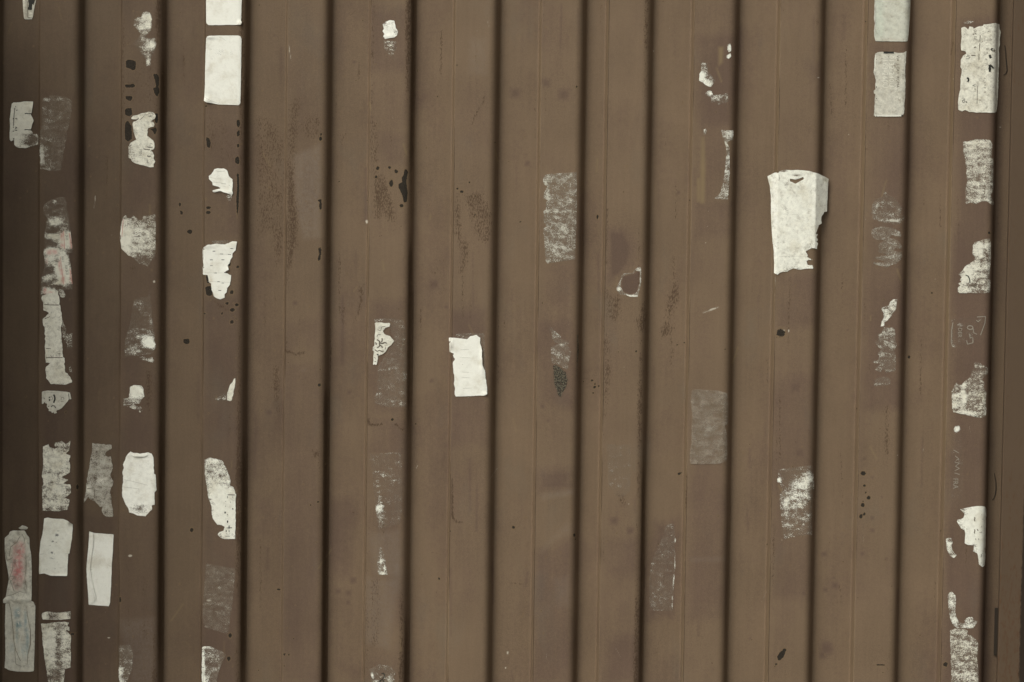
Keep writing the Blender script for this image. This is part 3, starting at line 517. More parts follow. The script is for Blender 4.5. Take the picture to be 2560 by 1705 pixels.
def S(name, k, out, label, holes=(), film=0.0, cover=1.3, blobs=(), col='white', grain=.35, edge=0.0, edgew=5.0, tear=1.0, wr=.5, lifts=(), tints=(), ink=(), dirt=.35, off=None, step=None, marks=(), texts=(), parent=None, wrap=None, seed=[0]):
    seed[0] += 1; sd = seed[0]; st = step or STEP
    sc = 2.703 if isinstance(k, str) else (k[2] if k else 1)
    P0 = key(k, out); P = []
    for a, b in zip(P0, np.roll(P0, -1, 0)):
        n = max(1, int(np.hypot(*(b - a)) / 2)); 
        for t in np.linspace(0, 1, n, endpoint=False): P.append(a + (b - a) * t)
    P = np.array(P); nrm = np.roll(P, -1, 0) - np.roll(P, 1, 0); nrm = np.stack([-nrm[:, 1], nrm[:, 0]], 1) / (np.hypot(nrm[:, 0], nrm[:, 1])[:, None] + 1e-6)
    P = P + nrm * ((fbm(P[:, 0] / 7 + sd, P[:, 1] / 7, sd, 3) - .5) * 3.2 * tear)[:, None]
    loops = [P] + [key(k, h) for h in holes]
    x0, y0 = P.min(0) - st; x1, y1 = P.max(0) + st
    gx = np.arange(x0, x1 + st, st); gy = np.arange(y0, y1 + st, st); GX, GY = np.meshgrid(gx, gy)
    cx = (GX[:-1, :-1] + GX[1:, 1:]) / 2; cy = (GY[:-1, :-1] + GY[1:, 1:]) / 2
    ins = inside(loops[0], cx, cy)
    for h in loops[1:]: ins &= ~inside(h, cx, cy)
    jj, ii = np.nonzero(ins)
    if len(jj) == 0: print('EMPTY', label); return None
    nx_ = len(gx); Fq = np.stack([jj * nx_ + ii, (jj + 1) * nx_ + ii, (jj + 1) * nx_ + ii + 1, jj * nx_ + ii + 1], 1)
    used, inv = np.unique(Fq, return_inverse=True); Fq = inv.reshape(-1, 4); cnt = np.bincount(Fq.ravel())
    ux, uy = GX.ravel()[used].copy(), GY.ravel()[used].copy()
    bd = np.nonzero(cnt < 4)[0]; bu, bv = ux[bd], uy[bd]; best = np.full(len(bd), 1e9); nu, nv = bu.copy(), bv.copy()
    for Lp in loops:
        d, px, py = seg_near(bu, bv, Lp); m_ = d < best; best[m_] = d[m_]; nu[m_] = px[m_]; nv[m_] = py[m_]
    m_ = best < 1.0 * st; ux[bd[m_]] = nu[m_]; uy[bd[m_]] = nv[m_]
    conv = lambda q: [(*key(k, (a, b))[0], rx / sc, ry / sc, am) for (a, b, rx, ry, am) in q]
    off = off or (.0019 if name in ('paper_label', 'torn_label') else .0006)
    surf = Surf(off, wr, conv(lifts), sd, wrap)
    V = surf(ux, uy)
    cov = np.full(len(ux), float(cover))
    for (a, b, rx, ry, am) in conv(blobs): cov += am * np.exp(-(np.abs((ux - a) / rx) ** 2.4 + np.abs((uy - b) / ry) ** 2.4))
    if edge:
        d, _, _ = seg_near(ux, uy, loops[0]); cov -= edge * np.exp(-(d / edgew))
    c = np.tile(np.array([*COL[col], 1.0]), (len(ux), 1))
    for (a, b, rx, ry, rgb, am) in tints:
        (a, b), = key(k, (a, b)); f = am * np.exp(-(np.abs((ux - a) / (rx / sc)) ** 3 + np.abs((uy - b) / (ry / sc)) ** 3)) * np.clip(1.6 * fbm(ux / 5, uy / 5, sd + 5) - .1, 0, 1)
        c[:, :3] = c[:, :3] * (1 - f[:, None]) + np.array(rgb)[None] * f[:, None]
    ik = np.zeros(len(ux))
    for (a, b, rx, ry, am) in conv(ink): ik = np.maximum(ik, am * np.exp(-(np.abs((ux - a) / rx) ** 3 + np.abs((uy - b) / ry) ** 3)))
    org = V.mean(0)
    o = mesh_obj(name, V, Fq, MP, parent, dict(cover=cov, film=np.full(len(ux), float(film)), ink=ik, tint=c, grain=np.full(len(ux), float(grain)), dirt=np.full(len(ux), float(dirt))), origin=org)
    if parent is None:
        o['label'] = label; o['category'] = CAT[name]; o['group'] = GROUP[name]
    if marks: ink_marks(o, k, surf, marks)
    for t in texts: lettering(o, k, surf, *t)
    return o, surf
def finish(name, V, F, m, par):
    org = np.array(WORLD.get(par.name, par.location)); me = bpy.data.meshes.new(name); me.from_pydata((np.array(V) - org).tolist(), [], F); me.materials.append(m)
    o = bpy.data.objects.new(name, me); C.objects.link(o); o.parent = par; return o
def ink_marks(par, k, surf, marks, name='drawn_marking'):  # strokes for print, fold lines and the tag's painted dark hollow
    by = {}
    sc = 2.703 if isinstance(k, str) else (k[2] if k else 1)
    for (inkc, wd, pts) in marks: by.setdefault(inkc, []).append((wd / sc, key(k, pts)))
    for inkc, L in by.items():
        V, F = [], []
        for wd, P in L:
            Q = [P[0]]
            for a, b in zip(P[:-1], P[1:]):
                n = max(1, int(np.hypot(*(b - a)) / 2.5)); Q += [a + (b - a) * t for t in np.linspace(0, 1, n + 1)[1:]]
            Q = np.array(Q); T = np.gradient(Q, axis=0) if len(Q) > 1 else np.array([[0, 1.0]]); T /= np.hypot(T[:, 0], T[:, 1])[:, None] + 1e-9; N = np.stack([-T[:, 1], T[:, 0]], 1)
            ww = wd * (.75 + .5 * vnoise(Q[:, 0] * .9, Q[:, 1] * .9, 3)) / 2
            A, B = Q + N * ww[:, None], Q - N * ww[:, None]; pa = surf(A[:, 0], A[:, 1], .0003); pb = surf(B[:, 0], B[:, 1], .0003); b0 = len(V)
            for i in range(len(Q)): V += [pa[i], pb[i]]
            for i in range(len(Q) - 1): F.append([b0 + 2 * i, b0 + 2 * i + 1, b0 + 2 * i + 3, b0 + 2 * i + 2])
        finish('crease' if inkc == 'crease' else name, V, F, INK[inkc], par)
def lettering(par, k, surf, body, x, y, h, rot, inkc='black', sx=1.0, gap=1.0):
    """writing whose first letter starts at (x, y); rot in degrees clockwise in the picture"""
    cu = bpy.data.curves.new('lettering', 'FONT'); cu.body = body; cu.size = 1.0; cu.space_character = gap; cu.resolution_u = 2
    t = bpy.data.objects.new('lettering', cu); me = bpy.data.meshes.new_from_object(t)
    n = len(me.vertices); a = np.zeros(n * 3, np.float32); me.vertices.foreach_get('co', a); a = a.reshape(-1, 3)
    F = [list(p.vertices) for p in me.polygons]; bpy.data.objects.remove(t); bpy.data.curves.remove(cu); bpy.data.meshes.remove(me)
    sc = 2.703 if isinstance(k, str) else (k[2] if k else 1); s = h / sc / .70; (ox, oy), = key(k, (x, y))
    c, sn = math.cos(R(rot)), math.sin(R(rot)); tx, ty = a[:, 0] * s * sx, -a[:, 1] * s
    u_, v_ = ox + tx * c - ty * sn, oy + tx * sn + ty * c
    V = surf(u_, v_, .00035); finish('lettering', V, F, INK[inkc], par)

# ---- rib 1 and the trough beside it (far left)
z7 = (0, 0, 5.228)
S('paper_label', z7, [(300, -20), (475, -20), (425, 235), (420, 250), (335, 255), (320, 240), (308, 120)], 'stiff grey tag with a bent pale edge and two letters, at the top left corner', col='grey', tear=.3, wr=.2, lifts=[(320, 100, 30, 300, 5)], dirt=.7,
  tints=[(320, 120, 26, 200, (.72, .70, .62), .9)], marks=[('black', 75, [(418, -15), (405, 40)]), ('black', 52, [(405, 30), (392, 130)]), ('sepia', 30, [(455, -15), (430, 60)]), ('sepia', 7, [(365, 20), (366, 235)]), ('sepia', 10, [(370, 233), (425, 235)])], texts=[('8', 385, 160, 38, 90, 'emboss'), ('V', 380, 202, 36, 90, 'emboss')])  # wide black strokes paint the dark hollow inside the folded tag
z8 = (15, 245, 11.2)
S('torn_label', z8, [(165, 160), (215, 125), (330, 125), (400, 120), (500, 95), (765, 100), (755, 220), (720, 410), (700, 440), (520, 425), (690, 450), (735, 520), (785, 635), (755, 700), (710, 860), (690, 885), (520, 880), (700, 900), (740, 950), (760, 1010), (870, 1000), (900, 1060), (900, 1300), (560, 1400), (350, 1395), (280, 1350), (235, 1300), (235, 1170), (200, 1180), (150, 1215), (115, 1170), (105, 1000), (125, 850), (115, 600), (140, 400)],
  'grey ripped label with two side tears in the shaded trough at the far left', col='cream', cover=1.1, blobs=[(640, 1200, 330, 230, -.75), (800, 1080, 160, 260, -.3)], film=.35, grain=.7, tear=.5, wr=1.2, lifts=[(140, 700, 60, 600, 3), (700, 300, 90, 160, 2.5), (730, 700, 80, 150, 2.5), (340, 1350, 60, 50, 2)],
  marks=[('black', 22, [(530, 440), (580, 428), (640, 442), (705, 436)]), ('black', 24, [(525, 888), (600, 880), (640, 892), (715, 888)]), ('grey', 26, [(250, 280), (230, 500), (215, 780)]), ('black', 30, [(265, 235), (280, 240)]), ('black', 30, [(300, 335), (318, 350)]), ('black', 24, [(265, 580), (295, 565), (318, 600)]), ('black', 24, [(212, 560), (216, 600)]), ('black', 28, [(270, 810), (310, 830), (262, 855)]), ('black', 22, [(250, 895), (320, 910)]), ('black', 20, [(212, 800), (218, 840)]), ('black', 20, [(195, 935), (232, 925)]), ('black', 36, [(215, 1130), (230, 1160)])])
S('adhesive_film', '00', [(288, 665), (330, 650), (360, 643), (430, 650), (490, 680), (480, 760), (462, 860), (440, 960), (415, 1155), (330, 1150), (275, 1140), (272, 1110), (264, 1020), (255, 985), (250, 920), (283, 870)], 'large speckled grey film on the leftmost rib, above the red lettered strip', film=.34, cover=.02, grain=1.1,
  blobs=[(300, 670, 30, 18, .4), (280, 1050, 16, 60, .75), (330, 1120, 60, 30, .25), (320, 860, 40, 200, .14), (300, 1150, 60, 14, .35)], tear=1.6, col='grey', dirt=.5)
z9 = (85, 490, 5.409)
red = (.60, .27, .24)
S('torn_label', z9, [(130, 110), (230, 50), (290, 40), (330, 20), (400, 10), (435, 60), (450, 180), (480, 330), (495, 470), (525, 720), (520, 760), (470, 780), (500, 930), (525, 1190), (530, 1260), (400, 1270), (330, 1250), (320, 1320), (230, 1340), (120, 1350), (95, 1330), (100, 1240), (105, 1100), (140, 980), (150, 900), (130, 780), (145, 690), (140, 560), (150, 450), (185, 300), (130, 250)],
  'faded red and white torn strip repeating AIA 24 H on the leftmost rib', col='cream', cover=.12, film=.34, grain=.8, tear=.6, edge=.1,
  blobs=[(300, 340, 120, 60, .75), (240, 540, 110, 45, .6), (285, 70, 30, 25, .6), (360, 620, 60, 140, .5), (450, 590, 75, 140, .95), (230, 745, 110, 55, .85), (220, 860, 100, 80, .7), (400, 870, 70, 90, .85), (330, 990, 60, 60, .7), (450, 1070, 80, 140, .95), (370, 1090, 50, 80, .8), (200, 1100, 110, 45, .6), (330, 1180, 80, 25, .6), (210, 1290, 120, 60, .85)],
  tints=[(380, 540, 22, 60, red, .8), (500, 620, 20, 90, red, .7), (390, 670, 30, 30, red, .85), (210, 760, 40, 34, red, .9), (280, 760, 40, 34, red, .8), (345, 930, 16, 60, red, .8), (372, 1020, 28, 44, red, .8), (395, 1130, 24, 60, red, .85), (500, 1090, 20, 90, red, .7), (290, 1220, 40, 22, red, .6), (150, 1290, 24, 50, red, .9), (220, 1300, 60, 16, red, .6), (170, 890, 20, 50, red, .5)],
  texts=[('AIA 24 H', 418, 460, 40, 84, 'grey', .62), ('AIA 2', 372, 815, 36, 86, 'grey', .62), ('AIA 24 H', 418, 935, 40, 84, 'grey', .6)], marks=[('red', 8, [(402, 470), (418, 720)]), ('red', 7, [(358, 820), (402, 1195)]), ('red', 10, [(478, 500), (512, 710)]), ('red', 10, [(488, 980), (520, 1185)])])
S('torn_label', '01', [(285, 482), (380, 462), (392, 455), (405, 520), (403, 545), (300, 545), (410, 550), (416, 600), (425, 660), (412, 700), (415, 740), (425, 850), (425, 900), (435, 905), (440, 1000), (475, 1030), (490, 1070), (450, 1085), (400, 1085), (345, 1080), (315, 1040), (308, 970), (345, 940), (312, 935), (308, 900), (306, 800), (303, 700), (290, 680), (290, 640), (330, 600), (295, 585), (292, 575), (295, 530), (280, 500)],
  'long narrow strip of wrinkled grey paper running down the leftmost rib', col='cream', cover=.85, grain=.75, tear=1.3, wr=1.2, dirt=.5, blobs=[(400, 800, 25, 260, -.12)], marks=[('sepia', 5, [(300, 545), (400, 548)]), ('sepia', 4, [(310, 840), (345, 842)]), ('sepia', 4, [(305, 640), (340, 625)]), ('sepia', 5, [(312, 903), (425, 902)])])
S('label_residue', '01', [(395, 440), (425, 445), (440, 480), (430, 500), (412, 495), (398, 470)], 'small cracked glue flake at the upper right of the long grey strip', film=.3, cover=.5, grain=1.2, col='grey', tear=1.5)
S('label_residue', '01', [(420, 640), (438, 680), (452, 720), (440, 730), (470, 740), (490, 735), (490, 835), (450, 850), (458, 820), (440, 790), (420, 760)], 'chain of cracked glue loops along the right edge of the long grey strip', film=.32, cover=.3, grain=1.3, col='grey', tear=2)
S('label_residue', '01', [(468, 965), (482, 962), (488, 1000), (472, 1000)], 'tiny pale glue fleck right of the foot of the long grey strip', film=.3, cover=.3, grain=1.3, col='grey')
z10 = (90, 960, 15.68)
S('torn_label', z10, [(245, 330), (280, 280), (480, 255), (900, 270), (1200, 300), (1345, 330), (1365, 420), (1390, 590), (1320, 590), (1290, 600), (1230, 700), (1120, 820), (1020, 940), (900, 1010), (830, 1020), (800, 1060), (835, 1140), (720, 1160), (690, 1090), (640, 1150), (600, 1070), (500, 1050), (520, 1000), (430, 880), (450, 770), (370, 750), (345, 700), (290, 780), (245, 770)],
  'curled grey label scrap with thick black arcs and CE letters on the leftmost rib', col='grey', cover=1, grain=.4, tear=.3, wr=1.0, dirt=.6, step=1.6, lifts=[(700, 280, 500, 40, 2), (270, 550, 50, 300, 2), (1350, 450, 40, 150, 2)], tints=[(800, 290, 500, 22, (.66, .64, .55), .9), (270, 550, 28, 250, (.62, .60, .52), .9)],
  marks=[('black', 60, [(700, 410), (745, 500), (748, 600), (700, 735)]), ('black', 34, [(600, 900), (650, 845), (740, 860), (780, 940)]), ('black', 44, [(520, 500), (545, 540)]), ('black', 60, [(520, 600), (560, 650)]), ('grey', 22, [(550, 520), (620, 490), (660, 560), (620, 630)]), ('black', 26, [(1285, 370), (1310, 580)]), ('black', 22, [(245, 540), (320, 550), (350, 590)]), ('sepia', 24, [(480, 890), (530, 855)])], texts=[('C', 985, 505, 130, 90, 'black', .8), ('E', 985, 660, 100, 90, 'black', .6)])
S('torn_label', '02', [(290, -25), (330, -40), (340, -20), (375, -10), (372, -50), (420, -60), (440, -40), (475, -60), (470, 0), (445, 20), (475, 40), (465, 75), (478, 100), (475, 150), (410, 185), (470, 200), (430, 225), (475, 235), (482, 250), (480, 290), (440, 320), (475, 335), (455, 400), (400, 412), (290, 410), (287, 250), (294, 225), (287, 180), (292, 100)],
  'grey fibrous label with scalloped right edge, below the curled scrap on the leftmost rib', col='cream', cover=.72, grain=1.0, tear=1.4, dirt=.6, film=.4, blobs=[(420, -30, 60, 60, -.2), (460, 300, 20, 150, -.15), (360, 60, 80, 60, .2), (370, 390, 90, 20, -.2)], marks=[('crease', 3, [(292, 50), (350, 40), (420, 55)])])
S('paper_label', '02', [(300, 462), (322, 456), (355, 462), (430, 466), (460, 478), (495, 500), (487, 600), (470, 698), (462, 703), (455, 850), (345, 848), (300, 834), (268, 836), (267, 705), (275, 620), (290, 560), (296, 500)], 'off-white label with a broken column of blue-black ink specks on the leftmost rib', col='white', tear=.3, wr=.7, dirt=.25,
  ink=[(385, 575, 18, 14, 1), (395, 545, 16, 6, .9), (357, 618, 12, 10, 1), (382, 622, 10, 6, .9), (352, 693, 12, 12, 1), (370, 700, 5, 5, .9), (345, 730, 12, 6, 1), (362, 735, 14, 4, .9), (388, 755, 8, 8, .8), (372, 800, 8, 10, .85), (340, 645, 10, 5, .8)], lifts=[(484, 486, 24, 22, 7), (268, 800, 10, 60, 4), (400, 852, 90, 9, 4)], tints=[(478, 492, 18, 14, (.40, .38, .32), .9), (270, 780, 7, 55, (.50, .44, .32), .8)], marks=[('crease', 2, [(268, 705), (300, 700)]), ('crease', 2, [(440, 702), (470, 698)])])
z5 = (0, 1300, 3.871)
o8, _ = S('torn_label', z5, [(55, 810), (100, 790), (305, 780), (325, 790), (345, 830), (342, 930), (338, 1200), (328, 1465), (190, 1468), (100, 1455), (45, 1430), (55, 1300), (50, 1050)], 'grey torn label with a raised pale blue folded tongue, bottom of the far left trough', col='cream', tear=.5, wr=.5, dirt=.55, tints=[(120, 1230, 24, 50, (.38, .45, .45), .5)])
o9, sf9 = S('torn_label', z5, [(50, 170), (90, 140), (100, 110), (130, 100), (240, 100), (285, 170), (290, 250), (305, 340), (310, 500), (308, 780), (270, 808), (160, 815), (35, 800), (32, 770), (60, 740), (75, 640), (90, 570), (70, 440), (50, 330)], 'crumpled pink and grey label bunched into folds in the far left trough', col='cream', off=.0016, tear=.5, wr=5, dirt=.8,
  lifts=[(150, 560, 100, 70, 3), (170, 770, 130, 26, 6), (110, 180, 60, 60, 4), (180, 330, 40, 160, 5), (265, 350, 14, 200, 4), (70, 350, 14, 140, 3)], tints=[(190, 290, 55, 80, (.66, .38, .34), 1.3), (180, 470, 62, 140, (.66, .36, .33), 1.3), (170, 620, 50, 60, (.56, .38, .34), .8), (245, 630, 18, 50, (.26, .23, .18), .8), (250, 420, 14, 90, (.28, .25, .20), .7)],
  marks=[('fold', 5.4, [(200, 150), (170, 210), (105, 260), (92, 350)]), ('fold', 4.2, [(215, 130), (240, 180), (236, 230)]), ('fold', 4.8, [(130, 400), (125, 480), (95, 560), (140, 690)]), ('fold', 4.8, [(105, 545), (150, 540), (115, 590)]), ('fold', 4.8, [(252, 340), (262, 430), (245, 560), (262, 670)]), ('fold', 5.4, [(60, 330), (75, 390), (130, 360)]), ('fold', 4.8, [(60, 735), (130, 720), (190, 690), (230, 700)]), ('emboss', 6, [(258, 210), (262, 330)])], texts=[('00G', 140, 380, 24, 90, 'pale'), ])
S('torn_label', z5, [(180, 75), (215, 52), (250, 55), (275, 72), (262, 90), (210, 95)], 'small curled grey scrap just above the crumpled pink label', col='grey', tear=.8, wr=1, lifts=[(225, 75, 30, 14, 3)])
S('raised_tongue', z5, [(80, 760), (130, 790), (250, 800), (262, 850), (265, 900), (290, 980), (300, 1080), (298, 1180), (275, 1270), (268, 1400), (205, 1415), (165, 1405), (150, 1280), (135, 1180), (122, 1080), (108, 900), (95, 800)], None, col='cream', off=.0022, wr=2.0, tear=.5, dirt=.6, lifts=[(110, 880, 22, 160, 5), (150, 1200, 20, 160, 5), (185, 1340, 50, 70, 5), (285, 1080, 18, 220, 3)],
  tints=[(170, 900, 30, 60, (.24, .35, .38), .85), (185, 1010, 30, 30, (.17, .31, .36), .9), (250, 1000, 16, 130, (.25, .36, .39), .8), (270, 1180, 20, 130, (.24, .36, .39), .8), (170, 1080, 14, 90, (.26, .38, .40), .7), (225, 1260, 40, 70, (.32, .42, .43), .5), (130, 1200, 12, 200, (.40, .36, .28), .6)],
  marks=[('fold', 5.4, [(85, 770), (112, 860), (125, 1000), (140, 1150), (160, 1260), (205, 1360)]), ('fold', 4.8, [(262, 845), (268, 920), (298, 1060), (298, 1200), (272, 1300), (266, 1395)]), ('fold', 4.2, [(150, 1240), (160, 1390), (205, 1412)]), ('emboss', 9, [(180, 880), (195, 900), (175, 905)]), ('emboss', 9, [(178, 985), (188, 1010)]), ('emboss', 10, [(180, 1055), (210, 1100), (190, 1180), (215, 1330)])], parent=o8)
# ---- residue and labels further along
S('label_residue', '02', [(283, 1110), (290, 1100), (330, 1090), (380, 1100), (478, 1090), (478, 1142), (380, 1148), (285, 1145)], 'short grey and white band of label paper near the foot of the leftmost rib', col='cream', cover=.55, film=.6, grain=.7, blobs=[(430, 1120, 35, 25, .4), (300, 1130, 25, 20, .3), (350, 1125, 40, 20, -.15)], edge=.1, tear=1)
S('torn_label', '02', [(280, 1175), (340, 1168), (400, 1160), (470, 1164), (455, 1190), (470, 1195), (468, 1220), (440, 1215), (480, 1250), (478, 1350), (480, 1400), (478, 1470), (440, 1480), (430, 1568), (425, 1600), (332, 1600), (322, 1540), (310, 1450), (290, 1300)], 'crinkled silvery grey label with a dark vertical band, lowest on the leftmost rib', col='cream', cover=.62, film=.62, grain=.9, tear=1.2, wr=2.2, dirt=.8,
  blobs=[(330, 1300, 45, 120, .35), (395, 1380, 22, 200, -.35), (440, 1260, 30, 30, .25), (380, 1530, 60, 60, -.3)], ink=[(445, 1460, 14, 12, .5), (440, 1400, 12, 10, .45)])
S('torn_label', '02', [(625, -47), (755, -35), (758, -8), (740, 0), (720, 10), (712, 35), (728, 48), (750, 42), (760, 120), (745, 170), (765, 205), (765, 235), (740, 280), (758, 330), (752, 360), (765, 400), (762, 450), (735, 452), (700, 440), (690, 410), (692, 380), (675, 385), (640, 345), (618, 340), (600, 312), (565, 360), (572, 320), (578, 300), (584, 240), (590, 200), (597, 150), (605, 100), (612, 60), (620, 30)],
  'ragged grey film with a white flake, upper of two in the second trough', col='dim', cover=.62, film=.6, grain=.7, tear=1.2, blobs=[(600, 260, 20, 30, .4)], tints=[(680, 200, 42, 30, (.74, .72, .64), 1), (600, 262, 18, 30, (.70, .68, .60), .9)], dirt=.5, marks=[('sepia', 4, [(640, 270), (636, 340)]), ('sepia', 4, [(590, 262), (630, 255)])])
fo, _ = S('paper_label', '02', [(605, 550), (640, 560), (768, 570), (764, 680), (757, 760), (752, 900), (745, 1030), (735, 1055), (690, 1052), (600, 1045), (596, 970), (590, 900), (585, 800), (592, 720), (597, 670)], 'clean white label with a folded side edge, lower of two in the second trough', col='bright', tear=.3, wr=.5, dirt=.12, 
  marks=[('crease', 2, [(735, 782), (755, 785)]), ('crease', 2, [(612, 806), (625, 808)])])
S('folded_edge', '02', [(607, 556), (634, 560), (636, 600), (630, 660), (617, 740), (612, 800), (622, 870), (636, 930), (652, 985), (654, 1002), (630, 1030), (608, 1045), (598, 970), (591, 900), (586, 800), (593, 720), (598, 670)], None, col='bright', tear=.3, wr=.8, dirt=.12, off=.0035, lifts=[(628, 640, 10, 130, 2), (612, 800, 10, 90, 2), (640, 960, 14, 60, 3)], parent=fo)
S('label_residue', '00', [(905, 140), (930, 115), (955, 112), (962, 82), (1000, 78), (1012, 85), (1025, 130), (1028, 160), (1020, 205), (1000, 228), (985, 240), (990, 255), (1020, 258), (1050, 255), (1055, 300), (1045, 350), (1022, 378), (1015, 440), (990, 450), (985, 400), (960, 370), (940, 340), (900, 290), (930, 262), (950, 230), (930, 200), (905, 170)], 'two rubbed cloudy patches joined like an hourglass, top of the second rib',
  col='cream', cover=.42, film=.22, grain=1.0, edge=.22, tear=1.6, blobs=[(990, 130, 40, 60, .35), (1012, 140, 14, 50, .4), (1020, 300, 30, 50, .25), (930, 300, 40, 50, -.2), (1005, 430, 20, 30, .2)])
z11 = (300, 270, 9.8)
S('torn_label', z11, [(275, 255), (320, 190), (430, 170), (540, 125), (650, 115), (700, 90), (800, 100), (850, 140), (878, 190), (850, 260), (790, 300), (760, 330), (820, 345), (850, 400), (830, 460), (760, 470), (690, 490), (670, 560), (685, 580), (665, 680), (720, 720), (810, 790), (840, 850), (850, 950), (830, 1010), (760, 1030), (810, 1090), (840, 1160), (820, 1230), (870, 1310), (820, 1380), (830, 1445), (740, 1455), (600, 1410), (400, 1365), (300, 1310), (270, 1240), (210, 1220), (215, 1050), (210, 940), (260, 850), (400, 770), (370, 690), (340, 600), (330, 500), (310, 400), (330, 340), (400, 320), (440, 280), (300, 275)],
  'ragged pale label with blanched lettering and odd black letters, upper part of the second rib', col='cream', cover=.82, grain=.7, tear=.4, wr=1.0, dirt=.7, step=1.8, blobs=[(230, 1050, 90, 250, -.3), (340, 1150, 60, 220, -.12)],
  texts=[('DIMAR', 470, 330, 130, 92, 'emboss', .8), ('RINTA', 280, 860, 130, 92, 'emboss', .7), ('MIN', 480, 1010, 70, 92, 'grey', .9)], marks=[('grey', 26, [(670, 945), (720, 970), (800, 960)]), ('grey', 14, [(735, 885), (770, 870), (795, 885)]), ('grey', 34, [(670, 1165), (700, 1190), (755, 1180)]), ('grey', 16, [(670, 1280), (680, 1330), (705, 1345)]), ('sepia', 22, [(575, 1000), (650, 1015), (740, 1025)]), ('sepia', 20, [(330, 290), (430, 285), (460, 240)]), ('grey', 22, [(700, 210), (755, 215), (760, 175)]), ('grey', 24, [(790, 130), (805, 140)]), ('grey', 14, [(490, 290), (560, 230), (600, 190)])])
S('label_residue', '00', [(832, 1470), (850, 1452), (865, 1475), (885, 1472), (900, 1458), (930, 1485), (960, 1490), (970, 1458), (1050, 1450), (1052, 1530), (1050, 1700), (1045, 1740), (1020, 1760), (1000, 1800), (940, 1780), (900, 1740), (860, 1720), (820, 1680), (812, 1630), (816, 1530)], 'pale rubbed label with blanched capitals fading at its foot, middle of the second rib',
  col='cream', cover=.55, film=.3, grain=.9, edge=.1, tear=1.0, blobs=[(850, 1620, 40, 100, .45), (1000, 1500, 60, 40, -.15), (980, 1760, 80, 60, -.3), (1035, 1600, 14, 110, -.1)], texts=[('RSE', 910, 1540, 46, 90, 'emboss', .85)], marks=[('red', 4, [(833, 1480), (824, 1600)])])
S('adhesive_film', '01', [(905, 520), (930, 495), (1000, 495), (1012, 450), (1022, 560), (1030, 650), (1045, 760), (1052, 835), (1035, 865), (1015, 880), (930, 890), (845, 900), (840, 840), (850, 760), (880, 680)], 'faint grey film ending in a bright white smear on the second rib', film=.2, cover=.03, grain=1.1, tear=1.0, blobs=[(1005, 800, 42, 34, 1.0), (1030, 825, 26, 20, .5), (1000, 740, 40, 30, .2), (900, 860, 60, 28, .3), (940, 780, 90, 60, .15), (1015, 875, 20, 10, .3)], ink=[(910, 835, 30, 7, .35)], dirt=.4)
S('label_residue', '01', [(880, 1100), (905, 1088), (955, 1092), (968, 1110), (975, 1165), (940, 1215), (880, 1222), (835, 1228), (835, 1180), (870, 1172)], 'small cloudy white patch with a slanted foot on the second rib', film=.35, cover=.42, grain=.8, tear=.8, blobs=[(920, 1130, 45, 42, .7), (850, 1200, 30, 30, -.05)])
S('label_residue', '01', [(860, 1232), (900, 1226), (950, 1232), (965, 1262), (945, 1272), (925, 1250), (880, 1246)], 'thin torn fringe right under the small cloudy white patch', film=.15, cover=.25, grain=1.6, tear=2)
S('label_residue', '01', [(940, 895), (1030, 898), (1042, 925), (1030, 940), (1000, 922), (950, 915)], 'thin torn fringe under the faint grey film with the bright smear', film=.15, cover=.25, grain=1.6, tear=2)
fo, _ = S('paper_label', '02', [(862, 30), (885, 8), (895, 18), (950, 22), (1000, 14), (1028, 22), (1038, 50), (1040, 160), (1052, 166), (1058, 270), (1045, 285), (1045, 370), (1025, 372), (1028, 400), (1005, 420), (985, 450), (930, 440), (875, 420), (865, 390), (850, 370), (838, 340), (828, 310), (826, 260), (834, 215), (830, 150), (838, 120), (832, 100), (845, 70), (850, 45)], 'rounded white label with a curled top lip and frayed foot on the second rib',
  col='bright', cover=1.15, grain=.6, tear=.9, wr=.9, dirt=.3, blobs=[(950, 400, 120, 45, -.62), (840, 330, 14, 60, -.3)], lifts=[(940, 30, 50, 12, 4)], ink=[(960, 390, 22, 10, .5)], marks=[('crease', 2, [(840, 200), (900, 212), (1000, 238)]), ('crease', 2, [(845, 250), (940, 262)])])
S('curled_lip', '02', [(888, 6), (900, 18), (940, 24), (985, 22), (1000, 30), (985, 42), (950, 47), (915, 44), (890, 30)], None, col='bright', tear=.6, wr=.8, dirt=.12, off=.004, lifts=[(940, 40, 50, 8, 5)], parent=fo)
S('adhesive_film', '02', [(803, 1320), (880, 1318), (900, 1380), (890, 1480), (860, 1560), (870, 1600), (812, 1600), (802, 1520), (804, 1420)], 'silvery film with a bright crinkled left edge, lowest on the second rib', film=.36, cover=.1, grain=1.1, tear=1, wr=2, blobs=[(820, 1500, 20, 50, .7), (825, 1580, 24, 30, .6), (810, 1540, 10, 80, .3), (815, 1350, 12, 30, .15)])
